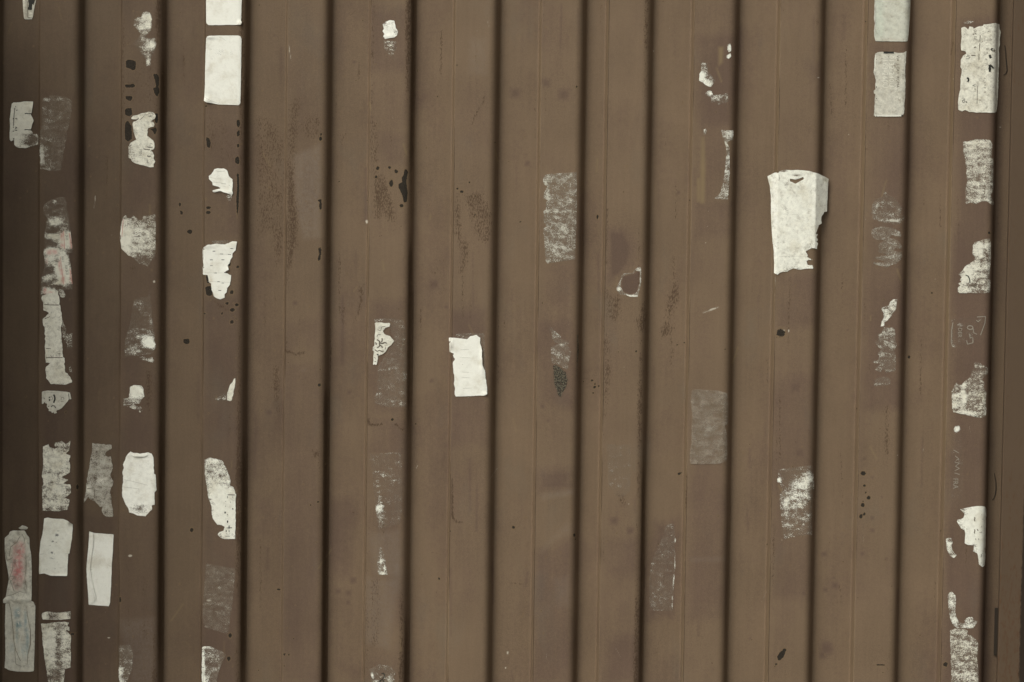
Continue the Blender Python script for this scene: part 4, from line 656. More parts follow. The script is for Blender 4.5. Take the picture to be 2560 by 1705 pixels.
# ---- rib 3
S('paper_label', '00', [(1393, -12), (1635, -12), (1630, 140), (1637, 150), (1632, 168), (1600, 168), (1410, 170), (1398, 160), (1394, 145)], 'plain white label cut off by the top of the picture, third rib', col='bright', tear=.25, wr=.3, dirt=.08, lifts=[(1632, 160, 22, 18, 7)])
S('paper_label', '00', [(1394, 262), (1402, 248), (1415, 242), (1500, 240), (1610, 240), (1626, 244), (1633, 262), (1630, 480), (1628, 600), (1625, 700), (1612, 711), (1560, 709), (1480, 706), (1430, 697), (1400, 692), (1382, 682), (1386, 560), (1387, 450)], 'whole white label with faint ink freckles and a curling lower corner on the third rib', col='bright', tear=.2, wr=.4, dirt=.14, ink=[(1490, 355, 55, 40, .62), (1425, 335, 12, 12, .7), (1565, 365, 20, 26, .62), (1435, 400, 14, 14, .6), (1525, 440, 18, 24, .55), (1550, 540, 60, 60, .42)],
  lifts=[(1396, 684, 34, 24, 8), (1420, 250, 34, 14, 4)], tints=[(1430, 640, 40, 26, (.52, .51, .45), .4)], marks=[('crease', 2, [(1390, 660), (1430, 682), (1480, 700)]), ('crease', 1.5, [(1480, 250), (1510, 262), (1525, 275)])])
z12 = (480, 400, 3.266)
S('torn_label', z12, [(140, 130), (160, 115), (185, 75), (215, 68), (260, 70), (290, 85), (302, 130), (330, 160), (337, 185), (332, 240), (335, 275), (325, 285), (300, 275), (262, 265), (238, 250), (210, 262), (175, 265), (170, 252), (215, 235), (250, 232), (200, 215), (172, 205), (165, 180), (140, 155)], 'small shredded white scrap hanging in strips on the third rib', col='bright', cover=1.2, tear=.9, wr=2.2, dirt=.2, lifts=[(200, 250, 40, 14, 4), (300, 265, 40, 18, 4)],
  marks=[('crease', 2.5, [(195, 88), (225, 95), (270, 90)]), ('crease', 2, [(150, 140), (200, 155), (240, 152)]), ('crease', 4, [(240, 192), (280, 196)]), ('crease', 3, [(255, 212), (275, 215)]), ('crease', 2, [(180, 180), (250, 188)]), ('crease', 3, [(300, 205), (312, 208)])])
S('label_residue', z12, [(285, 285), (325, 285), (322, 320), (310, 345), (290, 320)], 'wispy white fringe under the small shredded scrap on the third rib', cover=.28, film=.1, grain=1.5, tear=1.5)
S('torn_label', z12, [(88, 730), (95, 715), (125, 692), (150, 690), (200, 685), (265, 690), (300, 680), (330, 662), (368, 668), (362, 705), (358, 735), (335, 760), (330, 790), (315, 815), (308, 840), (295, 860), (302, 895), (270, 915), (320, 940), (318, 980), (310, 1015), (290, 1045), (285, 1080), (270, 1095), (265, 1125), (235, 1138), (205, 1130), (180, 1112), (172, 1080), (160, 1055), (160, 1010), (140, 1000), (128, 940), (92, 935), (88, 880), (95, 860), (90, 790)],
  'large white torn label with rows of small black slits on the third rib', col='bright', cover=1.3, tear=.8, wr=1.6, dirt=.1, lifts=[(130, 700, 60, 20, 3), (300, 900, 40, 30, 4), (340, 690, 30, 30, 2)], tints=[(150, 985, 18, 24, (.50, .36, .20), .6)],
  marks=[('black', 5, [(170, 744), (193, 744)]), ('black', 5, [(230, 767), (255, 768)]), ('crease', 2, [(190, 767), (320, 770)]), ('black', 4, [(295, 769), (318, 773)]), ('black', 5, [(148, 815), (172, 815)]), ('black', 5, [(243, 814), (266, 815)]), ('black', 4, [(150, 862), (170, 863)]), ('black', 5, [(180, 922), (205, 922)]), ('black', 5, [(265, 918), (290, 922)]), ('black', 5, [(208, 993), (228, 994)]), ('black', 4, [(243, 1004), (264, 1005)]), ('black', 5, [(218, 1064), (240, 1065)]), ('black', 4, [(315, 722), (340, 724)]), ('crease', 2, [(105, 920), (250, 922)]), ('crease', 2, [(130, 992), (310, 998)])])
S('adhesive_film', z12, [(165, 665), (270, 655), (310, 658), (305, 678), (270, 690), (170, 688)], 'greyish strip of film along the top edge of the large white slit label', film=.5, cover=.15, grain=.8, off=.0003, col='grey')
S('label_residue', '01', [(1583, 1045), (1590, 1042), (1588, 1090), (1578, 1140), (1566, 1192), (1556, 1196), (1534, 1190), (1535, 1150), (1545, 1120), (1556, 1085), (1572, 1070)], 'slim white sliver shaped like a tooth on the third rib', col='cream', cover=.8, grain=.6, tear=.8, wr=1)
S('label_residue', '01', [(1455, 1182), (1480, 1170), (1510, 1150), (1533, 1130), (1533, 1192), (1460, 1194)], 'faint pale brush mark left of the tooth-shaped sliver', cover=.12, film=.14, grain=1.4)
z13 = (540, 1210, 10.45)
S('torn_label', '02', [(1385, 65), (1420, 50), (1500, 68), (1530, 120), (1545, 160), (1560, 205), (1552, 240), (1580, 252), (1590, 292), (1598, 300), (1590, 360), (1594, 400), (1590, 600), (1525, 603), (1490, 590), (1470, 570), (1482, 552), (1512, 545), (1520, 520), (1500, 507), (1470, 505), (1440, 465), (1432, 430), (1430, 380), (1412, 330), (1400, 270), (1395, 230), (1385, 180)], 'label with rubbed cloudy top and a strip of black ticks on the third rib',
  col='white', cover=.5, film=.32, grain=.8, tear=1.0, dirt=.3, blobs=[(1440, 90, 50, 40, .15), (1470, 250, 60, 80, .3), (1560, 450, 50, 170, .8), (1480, 400, 50, 120, .5), (1510, 170, 40, 60, -.12), (1410, 120, 30, 70, -.05), (1490, 585, 20, 15, -.3)])
def marks_on(o_s, k, marks, texts=()):
    o, s = o_s; ink_marks(o, k, s, marks)
    for t in texts: lettering(o, k, s, *t)
last = [o for o in C.objects if o.get('label', '').startswith('label with rubbed cloudy top')][0]
marks_on((last, Surf(.0024, .5, [], 0)), z13, [('grey', 24, [(310, 278), (495, 282)]), ('grey', 16, [(306, 310), (310, 370)]), ('grey', 12, [(430, 325), (442, 355)]), ('grey', 14, [(250, 450), (262, 460)]), ('grey', 12, [(375, 455), (385, 490)]), ('grey', 16, [(245, 570), (265, 582)]), ('black', 24, [(440, 625), (448, 665)]), ('black', 34, [(240, 718), (248, 765)]), ('black', 18, [(295, 790), (318, 792)]), ('grey', 12, [(300, 828), (320, 826)]), ('black', 30, [(310, 950), (305, 1010)]),
    ('black', 16, [(285, 1143), (425, 1140)]), ('black', 24, [(348, 1080), (345, 1165)]), ('black', 18, [(272, 1200), (272, 1255)]), ('black', 18, [(348, 1200), (348, 1255)]), ('grey', 9, [(265, 1295), (298, 1297)]), ('grey', 9, [(345, 1295), (372, 1297)]), ('grey', 9, [(420, 1297), (450, 1299)]), ('black', 11, [(240, 1360), (370, 1362)])])
S('adhesive_film', '02', [(1392, 765), (1450, 776), (1592, 800), (1584, 900), (1575, 1000), (1558, 1120), (1540, 1240), (1500, 1232), (1385, 1200), (1368, 1120), (1372, 1050), (1382, 880)], 'even grey-pink film of a tilted rectangle near the foot of the third rib', film=.36, cover=-.1, grain=1.0, tear=.5, blobs=[(1410, 1015, 30, 12, .42), (1480, 1080, 70, 60, .1)], ink=[(1410, 830, 14, 10, .25)])
S('torn_label', '02', [(1366, 1332), (1382, 1326), (1432, 1328), (1450, 1340), (1500, 1360), (1525, 1385), (1500, 1440), (1475, 1500), (1462, 1600), (1364, 1600), (1365, 1450)], 'grey film with a bright printed left margin, lowest on the third rib', col='white', cover=.12, film=.42, grain=.9, tear=.9, blobs=[(1372, 1460, 12, 170, .9), (1405, 1332, 30, 10, .6), (1420, 1420, 40, 90, .15), (1395, 1560, 26, 30, .45)], marks=[('black', 3, [(1368, 1362), (1384, 1364)]), ('black', 3, [(1368, 1468), (1380, 1470)]), ('crease', 2, [(1374, 1480), (1377, 1568)]), ('black', 4, [(1392, 1545), (1398, 1552)])])
# ---- rib 4 and 5
S('label_residue', '10', [(856, 210), (866, 196), (860, 165), (872, 148), (890, 142), (903, 135), (935, 140), (942, 165), (945, 190), (960, 212), (952, 240), (938, 252), (900, 258), (872, 265), (860, 245), (868, 232)], 'small bright white torn tuft near the top of the fifth rib', col='bright', cover=.75, grain=.9, tear=1.0, wr=2.0, blobs=[(895, 225, 30, 40, .5), (870, 155, 16, 16, -.4), (945, 225, 12, 30, -.2)], lifts=[(900, 245, 30, 12, 2.5)])
S('adhesive_film', '10', [(862, 275), (950, 280), (955, 320), (920, 380), (870, 345)], 'faint pale smudge hanging beneath the small white tuft', film=.10, cover=.06, grain=1.5)
S('torn_label', (925, 790, 11.2), [(130, 210), (170, 175), (300, 180), (430, 190), (560, 205), (545, 310), (480, 318), (430, 330), (360, 420), (400, 500), (560, 560), (680, 700), (600, 820), (500, 880), (440, 1000), (330, 1080), (230, 1120), (215, 1250), (210, 1300), (175, 1380), (140, 1350), (90, 1365), (95, 1200), (105, 980), (70, 970), (80, 860), (125, 840), (130, 640), (150, 420), (150, 270)],
  'triangular torn label with black scribbled ornament on the fifth rib', col='cream', cover=.9, grain=.7, tear=.8, dirt=.6, step=1.8, blobs=[(330, 1050, 100, 100, -.25), (450, 420, 80, 90, -.25)], tints=[(500, 240, 60, 50, (.76, .75, .68), .9), (140, 1300, 60, 90, (.76, .75, .68), .9), (330, 330, 120, 60, (.36, .35, .30), .4)],
  marks=[('sepia', 34, [(200, 660), (260, 700), (300, 760), (340, 770), (420, 740), (470, 765)]), ('sepia', 30, [(340, 620), (345, 680), (320, 740)]), ('sepia', 34, [(150, 740), (190, 780), (160, 800)]), ('sepia', 38, [(270, 720), (275, 820), (330, 840), (350, 890)]), ('sepia', 28, [(200, 890), (250, 860), (280, 830)]), ('sepia', 24, [(140, 940), (200, 990), (270, 960), (330, 990), (390, 980)]), ('grey', 20, [(200, 580), (210, 530), (300, 510)]), ('grey', 18, [(215, 380), (300, 420), (330, 300), (430, 290)]), ('grey', 20, [(440, 860), (430, 930)]), ('black', 36, [(195, 1080), (240, 1080)]), ('grey', 16, [(120, 1150), (160, 1190)]), ('grey', 18, [(130, 1270), (175, 1275)])])
S('adhesive_film', '11', [(800, 640), (900, 634), (995, 650), (1010, 700), (1018, 900), (1018, 1100), (1015, 1240), (900, 1238), (800, 1215), (803, 1160), (822, 1120), (815, 1080), (826, 1030), (820, 990), (830, 955), (880, 880), (935, 790), (905, 700), (905, 662), (800, 662)], 'wide grey film below and right of the triangular torn label on the fifth rib', film=.24, cover=.0, grain=1.1, tear=1.2, off=.0003, blobs=[(850, 650, 60, 9, .3), (950, 655, 40, 8, .2), (900, 1130, 90, 100, .04)])
S('torn_label', '11', [(1305, 768), (1350, 768), (1400, 776), (1425, 778), (1450, 757), (1490, 750), (1516, 768), (1513, 800), (1528, 850), (1530, 950), (1548, 990), (1552, 1040), (1560, 1100), (1564, 1148), (1540, 1158), (1450, 1162), (1350, 1165), (1342, 1150), (1346, 1110), (1338, 1080), (1342, 1040), (1335, 990), (1332, 935), (1348, 910), (1338, 905), (1330, 885), (1340, 878), (1310, 865), (1308, 800), (1328, 795), (1305, 792)],
  'thick white torn label with embossed ripples on the sixth rib, below centre', col='bright', cover=1.3, grain=.3, tear=.7, wr=1.6, dirt=.12, lifts=[(1530, 900, 12, 120, 4), (1312, 815, 14, 40, 6), (1555, 1150, 20, 16, 5)], marks=[('crease', 2, [(1308, 830), (1335, 832)]), ('crease', 2, [(1322, 800), (1324, 855)]), ('crease', 3, [(1393, 948), (1400, 950)]), ('crease', 2, [(1395, 1000), (1440, 1002)]), ('crease', 2, [(1390, 1035), (1450, 1040)]), ('crease', 2, [(1385, 850), (1440, 846)]), ('crease', 2, [(1380, 900), (1450, 905)]), ('crease', 2, [(1400, 1110), (1460, 1108)])])
S('adhesive_film', '11', [(1350, 745), (1450, 738), (1540, 738), (1545, 800), (1552, 1000), (1540, 990), (1528, 850), (1515, 760), (1480, 748), (1430, 775), (1350, 766)], 'grey rim of film showing past the thick white rippled label', film=.32, cover=.12, grain=1.0, tear=.8, off=.0003)
z14 = (900, 1120, 2.681)
S('adhesive_film', z14, [(70, 42), (120, 38), (265, 28), (282, 40), (285, 200), (284, 400), (268, 512), (200, 525), (122, 545), (108, 440), (95, 300), (82, 160), (65, 90)], 'clear tape film with small white reversed letters on the fifth rib', film=.13, cover=.0, grain=1.0, tear=.4, step=2.2, blobs=[(130, 405, 26, 28, 1.0), (145, 470, 30, 40, .45), (230, 215, 50, 6, .42), (130, 330, 14, 30, .3), (250, 235, 30, 8, .2), (180, 35, 100, 5, .22), (200, 528, 70, 5, .25)],
  texts=[('2', 103, 152, 24, 90, 'white', .8), ('U', 107, 213, 22, 90, 'white', .8), ('R', 110, 250, 20, 90, 'white', .8), ('I', 113, 292, 20, 90, 'white', 1), ('A', 125, 320, 20, 90, 'white', .7), ('V', 126, 398, 16, 90, 'sepia', .7), ('C', 126, 428, 18, 90, 'sepia', .8)], marks=[('white', 5, [(145, 182), (160, 195)])])
S('label_residue', z14, [(128, 670), (145, 668), (165, 730), (178, 790), (182, 850), (120, 851), (118, 780), (122, 720)], 'white streaky flame-shaped smear below the clear tape on the fifth rib', film=.2, cover=.25, grain=1.3, blobs=[(165, 800, 8, 26, .7), (140, 765, 7, 30, .6), (150, 840, 26, 12, .5)])
S('torn_label', z14, [(60, 1480), (130, 1450), (200, 1460), (240, 1500), (225, 1540), (250, 1600), (60, 1600), (75, 1540)], 'grimy grey residue with black hooked letters at the bottom of the fifth rib', film=.3, cover=.05, grain=1.2, step=1.8, blobs=[(85, 1525, 8, 18, .8), (205, 1550, 30, 22, .4), (150, 1525, 25, 25, .12), (110, 1565, 20, 10, .5)], marks=[('black', 6, [(145, 1512), (158, 1508), (166, 1522), (160, 1538), (150, 1545)]), ('black', 7, [(132, 1572), (136, 1556), (150, 1552), (160, 1562), (162, 1580)]), ('white', 2.5, [(185, 1560), (192, 1545), (205, 1540), (212, 1555)]), ('white', 2.5, [(215, 1568), (222, 1552), (235, 1552)])])
# ---- ribs 7 to 9
S('adhesive_film', '20', [(212, 1195), (222, 1182), (250, 1178), (330, 1170), (437, 1163), (438, 1300), (436, 1500), (428, 1700), (424, 1752), (330, 1768), (240, 1778), (230, 1765), (222, 1700), (216, 1600), (212, 1545), (235, 1530), (215, 1500), (212, 1425), (232, 1405), (225, 1370), (245, 1352), (212, 1340), (215, 1300), (228, 1285), (240, 1255), (222, 1250), (212, 1230)],
  'tall frosted white film with a nibbled left edge on the seventh rib', film=.40, cover=.27, grain=1.25, tear=.9, col='grey', blobs=[(225, 1240, 16, 14, .5), (240, 1310, 20, 60, .25), (240, 1760, 30, 14, .4), (300, 1720, 60, 40, .15), (350, 1480, 70, 90, .1), (425, 1300, 14, 200, -.08), (300, 1640, 60, 60, .1)], dirt=.3)
S('label_residue', '20', [(1455, 300), (1475, 295), (1484, 320), (1480, 345), (1465, 352), (1456, 335)], 'upper of two tiny white flecks near the top of the ninth rib', cover=.5, grain=.9, blobs=[(1470, 325, 12, 22, .5)], tear=1)
S('label_residue', '20', [(1452, 372), (1475, 362), (1480, 382), (1464, 398), (1450, 392)], 'lower of two tiny white flecks near the top of the ninth rib', cover=.6, grain=.9, blobs=[(1466, 380, 12, 14, .5)], tear=1)
S('label_residue', '20', [(1280, 428), (1320, 425), (1322, 490), (1340, 505), (1372, 535), (1368, 560), (1345, 590), (1320, 580), (1290, 560), (1263, 545), (1265, 500), (1278, 480)], 'hook-shaped bright white scrap on the ninth rib', cover=.3, film=.22, grain=1.1, tear=1.2, blobs=[(1275, 520, 20, 30, .8), (1320, 560, 34, 20, .7), (1300, 455, 22, 20, .1), (1290, 500, 20, 16, .3)])
S('label_residue', '20', [(1308, 632), (1330, 614), (1350, 618), (1360, 645), (1410, 640), (1458, 633), (1460, 690), (1430, 695), (1400, 706), (1370, 690), (1350, 695), (1345, 660)], 'greyish ragged patch just below the hook-shaped scrap', cover=.22, film=.3, grain=1.2, tear=1.4, blobs=[(1340, 632, 12, 12, .6), (1448, 650, 12, 20, .3)])
S('adhesive_film', '20', [(1415, 880), (1498, 880), (1496, 945), (1470, 950), (1452, 965), (1470, 990), (1470, 1140), (1466, 1300), (1456, 1346), (1400, 1346), (1365, 1340), (1405, 1310), (1428, 1230), (1440, 1150), (1448, 1000), (1440, 970), (1425, 930)], 'narrow pale strip with a square white head on the ninth rib', cover=.28, film=.36, grain=1.1, tear=1, blobs=[(1465, 910, 34, 34, .42), (1452, 970, 14, 20, .4), (1440, 1310, 34, 34, .2)])
S('label_residue', '20', [(1295, 875), (1310, 868), (1318, 885), (1308, 905), (1296, 908)], 'tiny pale fleck left of the square-headed strip', cover=.4, film=.15, grain=1.1)
S('adhesive_film', '21', [(855, 290), (873, 295), (874, 340), (872, 400), (860, 450), (848, 492), (800, 492), (770, 480), (735, 478), (708, 447), (708, 425), (722, 400), (738, 365), (742, 345), (760, 332), (818, 330), (826, 312)], 'thin white ring of glue shaped like an apple outline on the eighth rib', holes=[[(866, 322), (862, 400), (848, 455), (815, 477), (790, 478), (755, 462), (733, 420), (736, 385), (752, 355), (775, 340), (820, 336), (836, 314)]], cover=.33, film=.55, grain=.8, tear=.4, step=1.5, blobs=[(800, 486, 50, 7, .5), (850, 305, 18, 12, .25), (722, 438, 14, 12, .4)])
S('torn_label', '21', [(1213, 1128), (1225, 1116), (1330, 1122), (1390, 1126), (1455, 1140), (1460, 1200), (1458, 1300), (1457, 1352), (1436, 1364), (1446, 1395), (1452, 1420), (1455, 1570), (1448, 1605), (1390, 1620), (1330, 1620), (1280, 1624), (1205, 1620), (1200, 1560), (1212, 1480), (1215, 1350), (1218, 1300), (1208, 1200)], 'broad grey weathered label with a lighter wrinkled band on the ninth rib', col='dim', cover=.12, film=.70, grain=.4, tear=.6, wr=1.2, blobs=[(1300, 1410, 90, 40, .12), (1380, 1380, 60, 26, .14)], ink=[(1300, 1320, 20, 10, .42), (1310, 1500, 30, 12, .42), (1365, 1525, 20, 8, .45), (1240, 1335, 20, 30, .4), (1232, 1410, 12, 30, .42), (1345, 1265, 8, 6, .5)], dirt=.7)
S('adhesive_film', '21', [(250, 700), (268, 698), (290, 725), (318, 745), (338, 778), (385, 792), (386, 810), (370, 820), (400, 860), (385, 920), (375, 982), (340, 968), (300, 945), (272, 940), (264, 890), (262, 832), (290, 822), (320, 808), (290, 800), (272, 775), (265, 735)], 'grey ragged film above the black mossy leaf shape on the seventh rib', film=.34, cover=.12, grain=1.1, tear=1.0, blobs=[(300, 750, 30, 30, .15), (300, 815, 30, 8, .2)])
S('adhesive_film', '22', [(1040, 515), (1060, 500), (1095, 498), (1100, 560), (1108, 600), (1098, 660), (1102, 700), (1104, 760), (1098, 850), (1092, 930), (1088, 1000), (1086, 1086), (1000, 1086), (935, 1080), (928, 1000), (930, 880), (940, 760), (975, 680), (1010, 600)], 'dark greenish film with a crackled white right edge in the trough below centre', film=.22, cover=-.05, grain=1.1, tear=.9, blobs=[(1104, 610, 5, 20, .8), (1102, 760, 5, 60, .9), (1096, 870, 5, 30, .8), (1090, 900, 6, 30, .7), (1086, 1020, 7, 60, .5), (1000, 1080, 30, 6, .35), (955, 965, 6, 10, .3)])
S('adhesive_film', '22', [(640, -38), (800, -38), (802, 100), (800, 270), (740, 330), (700, 300), (650, 240), (648, 100)], 'pinkish film fading downward on the lower half of the eighth rib', film=.15, cover=-.1, grain=1.1, tear=.9, blobs=[(700, 200, 50, 40, .1)])
# ---- rib 9: the big label wrapped round the rib
z4 = (1850, 400, 4.9)
bo = S('torn_label', z4, [(338, 200), (380, 178), (430, 152), (468, 158), (482, 140), (500, 130), (560, 122), (620, 125), (720, 122), (800, 128), (850, 134), (900, 150), (940, 158), (990, 182), (1040, 205), (1084, 233), (1078, 320), (1072, 480), (1064, 632), (1030, 634), (1020, 662), (998, 690), (995, 740), (1002, 775), (965, 798), (945, 860), (928, 903), (958, 912), (935, 940), (958, 978), (935, 1000), (958, 1022), (945, 1060), (942, 1092), (905, 1080), (880, 1078), (845, 1095), (803, 1122), (820, 1145), (832, 1168), (822, 1188), (895, 1228), (840, 1222), (815, 1240), (830, 1285), (885, 1288), (900, 1330), (840, 1330), (800, 1334), (730, 1345), (650, 1328), (600, 1350), (580, 1366), (520, 1370), (490, 1378), (462, 1404), (415, 1385), (418, 1260), (412, 1100), (400, 1000), (395, 940), (384, 800), (380, 700), (378, 450), (365, 320), (350, 260)],
  'largest white label, wrapped over both edges of its rib, its lower corner torn', holes=[[(612, 228), (680, 240), (740, 222), (776, 206), (782, 235), (730, 262), (680, 292), (640, 270), (614, 262)]], col='white', cover=1.15, grain=.55, tear=.35, wr=.9, dirt=.6, step=1.7,
  wrap=(-.1216 + .003, -.1216 + .113), lifts=[(345, 215, 60, 60, 3), (1075, 250, 40, 90, 4), (430, 1390, 40, 30, 2)], blobs=[(540, 135, 70, 16, -.9), (690, 190, 60, 14, -.9), (640, 1340, 200, 60, -.55), (850, 1050, 90, 120, -.5), (560, 620, 90, 120, -.45), (560, 300, 60, 60, -.4), (860, 1290, 60, 60, -.4), (600, 1180, 120, 60, -.4)], ink=[(580, 468, 16, 14, .8), (640, 515, 60, 18, .62), (590, 868, 8, 8, .9), (560, 345, 12, 12, .6), (580, 600, 20, 12, .4)],
  tints=[(420, 700, 44, 700, (.80, .80, .74), 1), (700, 185, 60, 14, (.22, .19, .15), .7), (1045, 245, 34, 40, (.30, .27, .21), .8), (380, 190, 34, 20, (.45, .43, .36), .7)], marks=[('crease', 4, [(395, 668), (410, 664)]), ('crease', 4, [(398, 812), (416, 806)]), ('crease', 3, [(640, 668), (760, 660)]), ('crease', 3, [(480, 1182), (700, 1178), (820, 1186)]), ('sepia', 4, [(478, 180), (484, 240)])])
S('label_residue', '32', [(75, 132), (150, 120), (230, 112), (302, 103), (308, 160), (314, 220), (316, 262), (302, 305), (300, 400), (298, 575), (262, 572), (200, 582), (110, 602), (98, 540), (93, 480), (90, 430), (84, 380), (78, 330), (82, 300), (96, 270), (98, 255), (80, 225), (62, 215), (65, 182)], 'cloudy white smear over a clear rectangle low on the tenth rib',
  film=.22, cover=.05, grain=1.15, tear=.7, blobs=[(230, 250, 70, 70, .42), (150, 330, 70, 90, .45), (280, 190, 30, 60, .35), (78, 205, 18, 24, .7), (150, 500, 50, 20, .4), (240, 505, 10, 8, .4), (110, 400, 30, 50, .2), (200, 400, 60, 50, .12)], ink=[(225, 285, 30, 10, .3)])
# ---- rib 11
z6 = (2160, 0, 5.057)
S('paper_label', z6, [(134, -14), (588, -14), (586, 100), (580, 200), (570, 330), (562, 440), (548, 524), (300, 523), (145, 521), (128, 450), (126, 380), (138, 300), (126, 240), (132, 120)], 'speckled pale green label cut off by the top edge on the eleventh rib', col='green', tear=.25, wr=.6, dirt=.55, ink=[(350, 200, 200, 260, .28)], tints=[(190, 250, 60, 300, (.50, .57, .48), .6), (132, 250, 7, 260, (.76, .75, .68), 1), (340, 500, 180, 20, (.50, .45, .38), .6)],
  lifts=[(132, 200, 12, 260, 2)], marks=[('crease', 5, [(150, 60), (142, 160)]), ('crease', 6, [(148, 250), (140, 300)]), ('crease', 6, [(150, 370), (143, 400)]), ('crease', 4, [(545, 385), (556, 405)])])
S('paper_label', z6, [(140, 680), (170, 662), (245, 655), (380, 658), (440, 672), (490, 672), (535, 648), (528, 760), (522, 900), (522, 1100), (520, 1190), (512, 1300), (505, 1440), (475, 1470), (300, 1468), (125, 1466), (130, 1360), (140, 1250), (145, 1190), (120, 1180), (122, 1150), (145, 1130), (148, 1010), (135, 950), (120, 915), (135, 850), (125, 780), (135, 720)],
  'speckled silvery label with blanched double row of digits and a black bar on top', col='grey', tear=.9, wr=.6, dirt=.9, grain=.5, step=1.8, texts=[('0163-260U', 235, 700, 66, 90, 'emboss', .92, 1.06), ('0132-240U', 320, 700, 60, 90, 'emboss', .98, 1.06), ('VIA  S CAV  ROMA', 412, 700, 34, 90, 'sepia', 1.02), ('I  :  I  . I  .', 480, 880, 30, 90, 'sepia', .9)],
  marks=[('black', 26, [(247, 665), (378, 665)]), ('emboss', 14, [(145, 700), (135, 900)]), ('emboss', 22, [(140, 1462), (470, 1462)]), ('black', 14, [(475, 1455), (490, 1465)]), ('black', 8, [(155, 750), (162, 752)]), ('black', 7, [(130, 855), (150, 862)]), ('black', 8, [(155, 1090), (160, 1110)]), ('black', 8, [(152, 1240), (160, 1250)]), ('black', 8, [(152, 1465), (170, 1470)]), ('sepia', 7, [(222, 745), (232, 735)])])
S('label_residue', '30', [(788, 1300), (800, 1298), (812, 1322), (862, 1345), (880, 1370), (905, 1400), (900, 1450), (925, 1460), (928, 1475), (905, 1500), (862, 1522), (830, 1510), (780, 1500), (712, 1482), (700, 1440), (702, 1400), (722, 1350), (770, 1330)], 'thin grey smear with a crisp lower edge, upper of the pair on the eleventh rib', film=.30, cover=.1, grain=1.2, tear=1.3, col='grey', blobs=[(860, 1490, 50, 12, .4), (800, 1490, 60, 10, .25), (800, 1310, 12, 10, .4)])
S('label_residue', '31', [(700, 40), (725, 22), (780, 18), (850, 28), (890, 52), (900, 85), (860, 82), (840, 76), (815, 95), (850, 98), (870, 108), (890, 125), (905, 150), (903, 168), (865, 162), (848, 180), (880, 190), (905, 185), (908, 222), (870, 265), (830, 280), (800, 295), (745, 278), (712, 270), (715, 258), (780, 262), (790, 248), (745, 242), (720, 232), (730, 222), (770, 215), (820, 212), (855, 205), (800, 205), (770, 195), (742, 188), (750, 165), (740, 145), (790, 105), (750, 110), (720, 100), (698, 72)],
  'grey smear torn into three curling tongues, lower of the pair on the eleventh rib', film=.50, cover=.16, grain=1.0, tear=.7, col='grey', step=1.8, blobs=[(870, 70, 30, 14, .3), (720, 45, 20, 20, .2), (850, 215, 60, 14, .25), (800, 280, 60, 10, .3)])
S('label_residue', '31', [(875, 508), (868, 540), (862, 580), (845, 600), (832, 625), (815, 640), (790, 665), (782, 690), (760, 694), (772, 655), (785, 630), (778, 600), (768, 570), (790, 558), (815, 552), (825, 530), (845, 508)], 'slanted bright white wisp at mid height on the eleventh rib', cover=.42, film=.25, grain=.9, tear=1.1, blobs=[(840, 550, 26, 40, .4), (800, 600, 24, 30, .15), (772, 680, 12, 20, .5)])
S('label_residue', '31', [(785, 700), (850, 700), (862, 760), (868, 820), (852, 850), (865, 910), (862, 985), (840, 1000), (800, 1005), (785, 985), (760, 998), (728, 985), (735, 960), (758, 945), (708, 932), (745, 920), (752, 890), (735, 878), (772, 850), (740, 825), (722, 800), (742, 780), (748, 765), (745, 742), (770, 735)], 'ragged grey smear with a notched left side below the slanted wisp', cover=.25, film=.32, grain=1.2, tear=1.6, col='grey', blobs=[(810, 780, 50, 70, .08)])
S('label_residue', '31', [(722, 1055), (745, 1038), (800, 1032), (825, 1050), (828, 1080), (790, 1092), (715, 1098)], 'faint fog-like smudge beneath the notched grey smear', cover=.1, film=.28, grain=1.2, edge=.1, col='grey')
# ---- rib 12
z15 = (2390, 50, 13.07)
lab = S('paper_label', '30', [(1305, 190), (1330, 180), (1352, 200), (1362, 178), (1385, 182), (1390, 195), (1420, 180), (1452, 176), (1458, 166), (1500, 162), (1540, 155), (1562, 165), (1566, 200), (1572, 220), (1565, 260), (1568, 290), (1560, 330), (1562, 400), (1558, 500), (1556, 600), (1550, 700), (1545, 755), (1530, 762), (1400, 760), (1360, 755), (1330, 742), (1310, 752), (1284, 740), (1285, 705), (1283, 690), (1290, 640), (1300, 600), (1300, 560), (1305, 500), (1312, 470), (1300, 450), (1304, 400), (1318, 375), (1340, 362), (1335, 348), (1305, 342), (1303, 300), (1308, 250)],
  'big mottled cream label with scattered handwritten words and ruled lines, top of the last rib', col='cream', cover=.85, grain=.6, tear=.6, dirt=.7, blobs=[(1510, 240, 60, 90, -.18), (1490, 470, 60, 30, -.12), (1400, 430, 60, 40, -.1)], step=2.0)
marks_on(lab, z15, [('sepia', 22, [(790, 500), (780, 680)]), ('sepia', 22, [(775, 760), (765, 1015)]), ('sepia', 22, [(752, 1110), (748, 1300)]), ('sepia', 30, [(500, 1155), (640, 1165)]), ('black', 85, [(1140, 940), (1220, 990)]), ('sepia', 60, [(1220, 990), (1310, 1040)]), ('black', 70, [(1100, 1140), (1115, 1200), (1140, 1250)]), ('black', 80, [(1100, 1460), (1102, 1700)]), ('black', 60, [(1110, 1470), (1190, 1540), (1240, 1590)]), ('sepia', 30, [(590, 900), (640, 880), (655, 910)]), ('sepia', 20, [(955, 1275), (1020, 1285)]), ('sepia', 30, [(1010, 1060), (1025, 1090)]), ('sepia', 24, [(850, 710), (880, 712)]), ('sepia', 34, [(545, 460), (580, 470)])],
         [('Ur', 445, 1280, 120, -90, 'black', .8), ('PS VO', 670, 640, 90, -90, 'sepia', .78, 1.3), ('0', 1070, 970, 90, -90, 'sepia', .8)])
z16 = (2390, 160, 12.06)
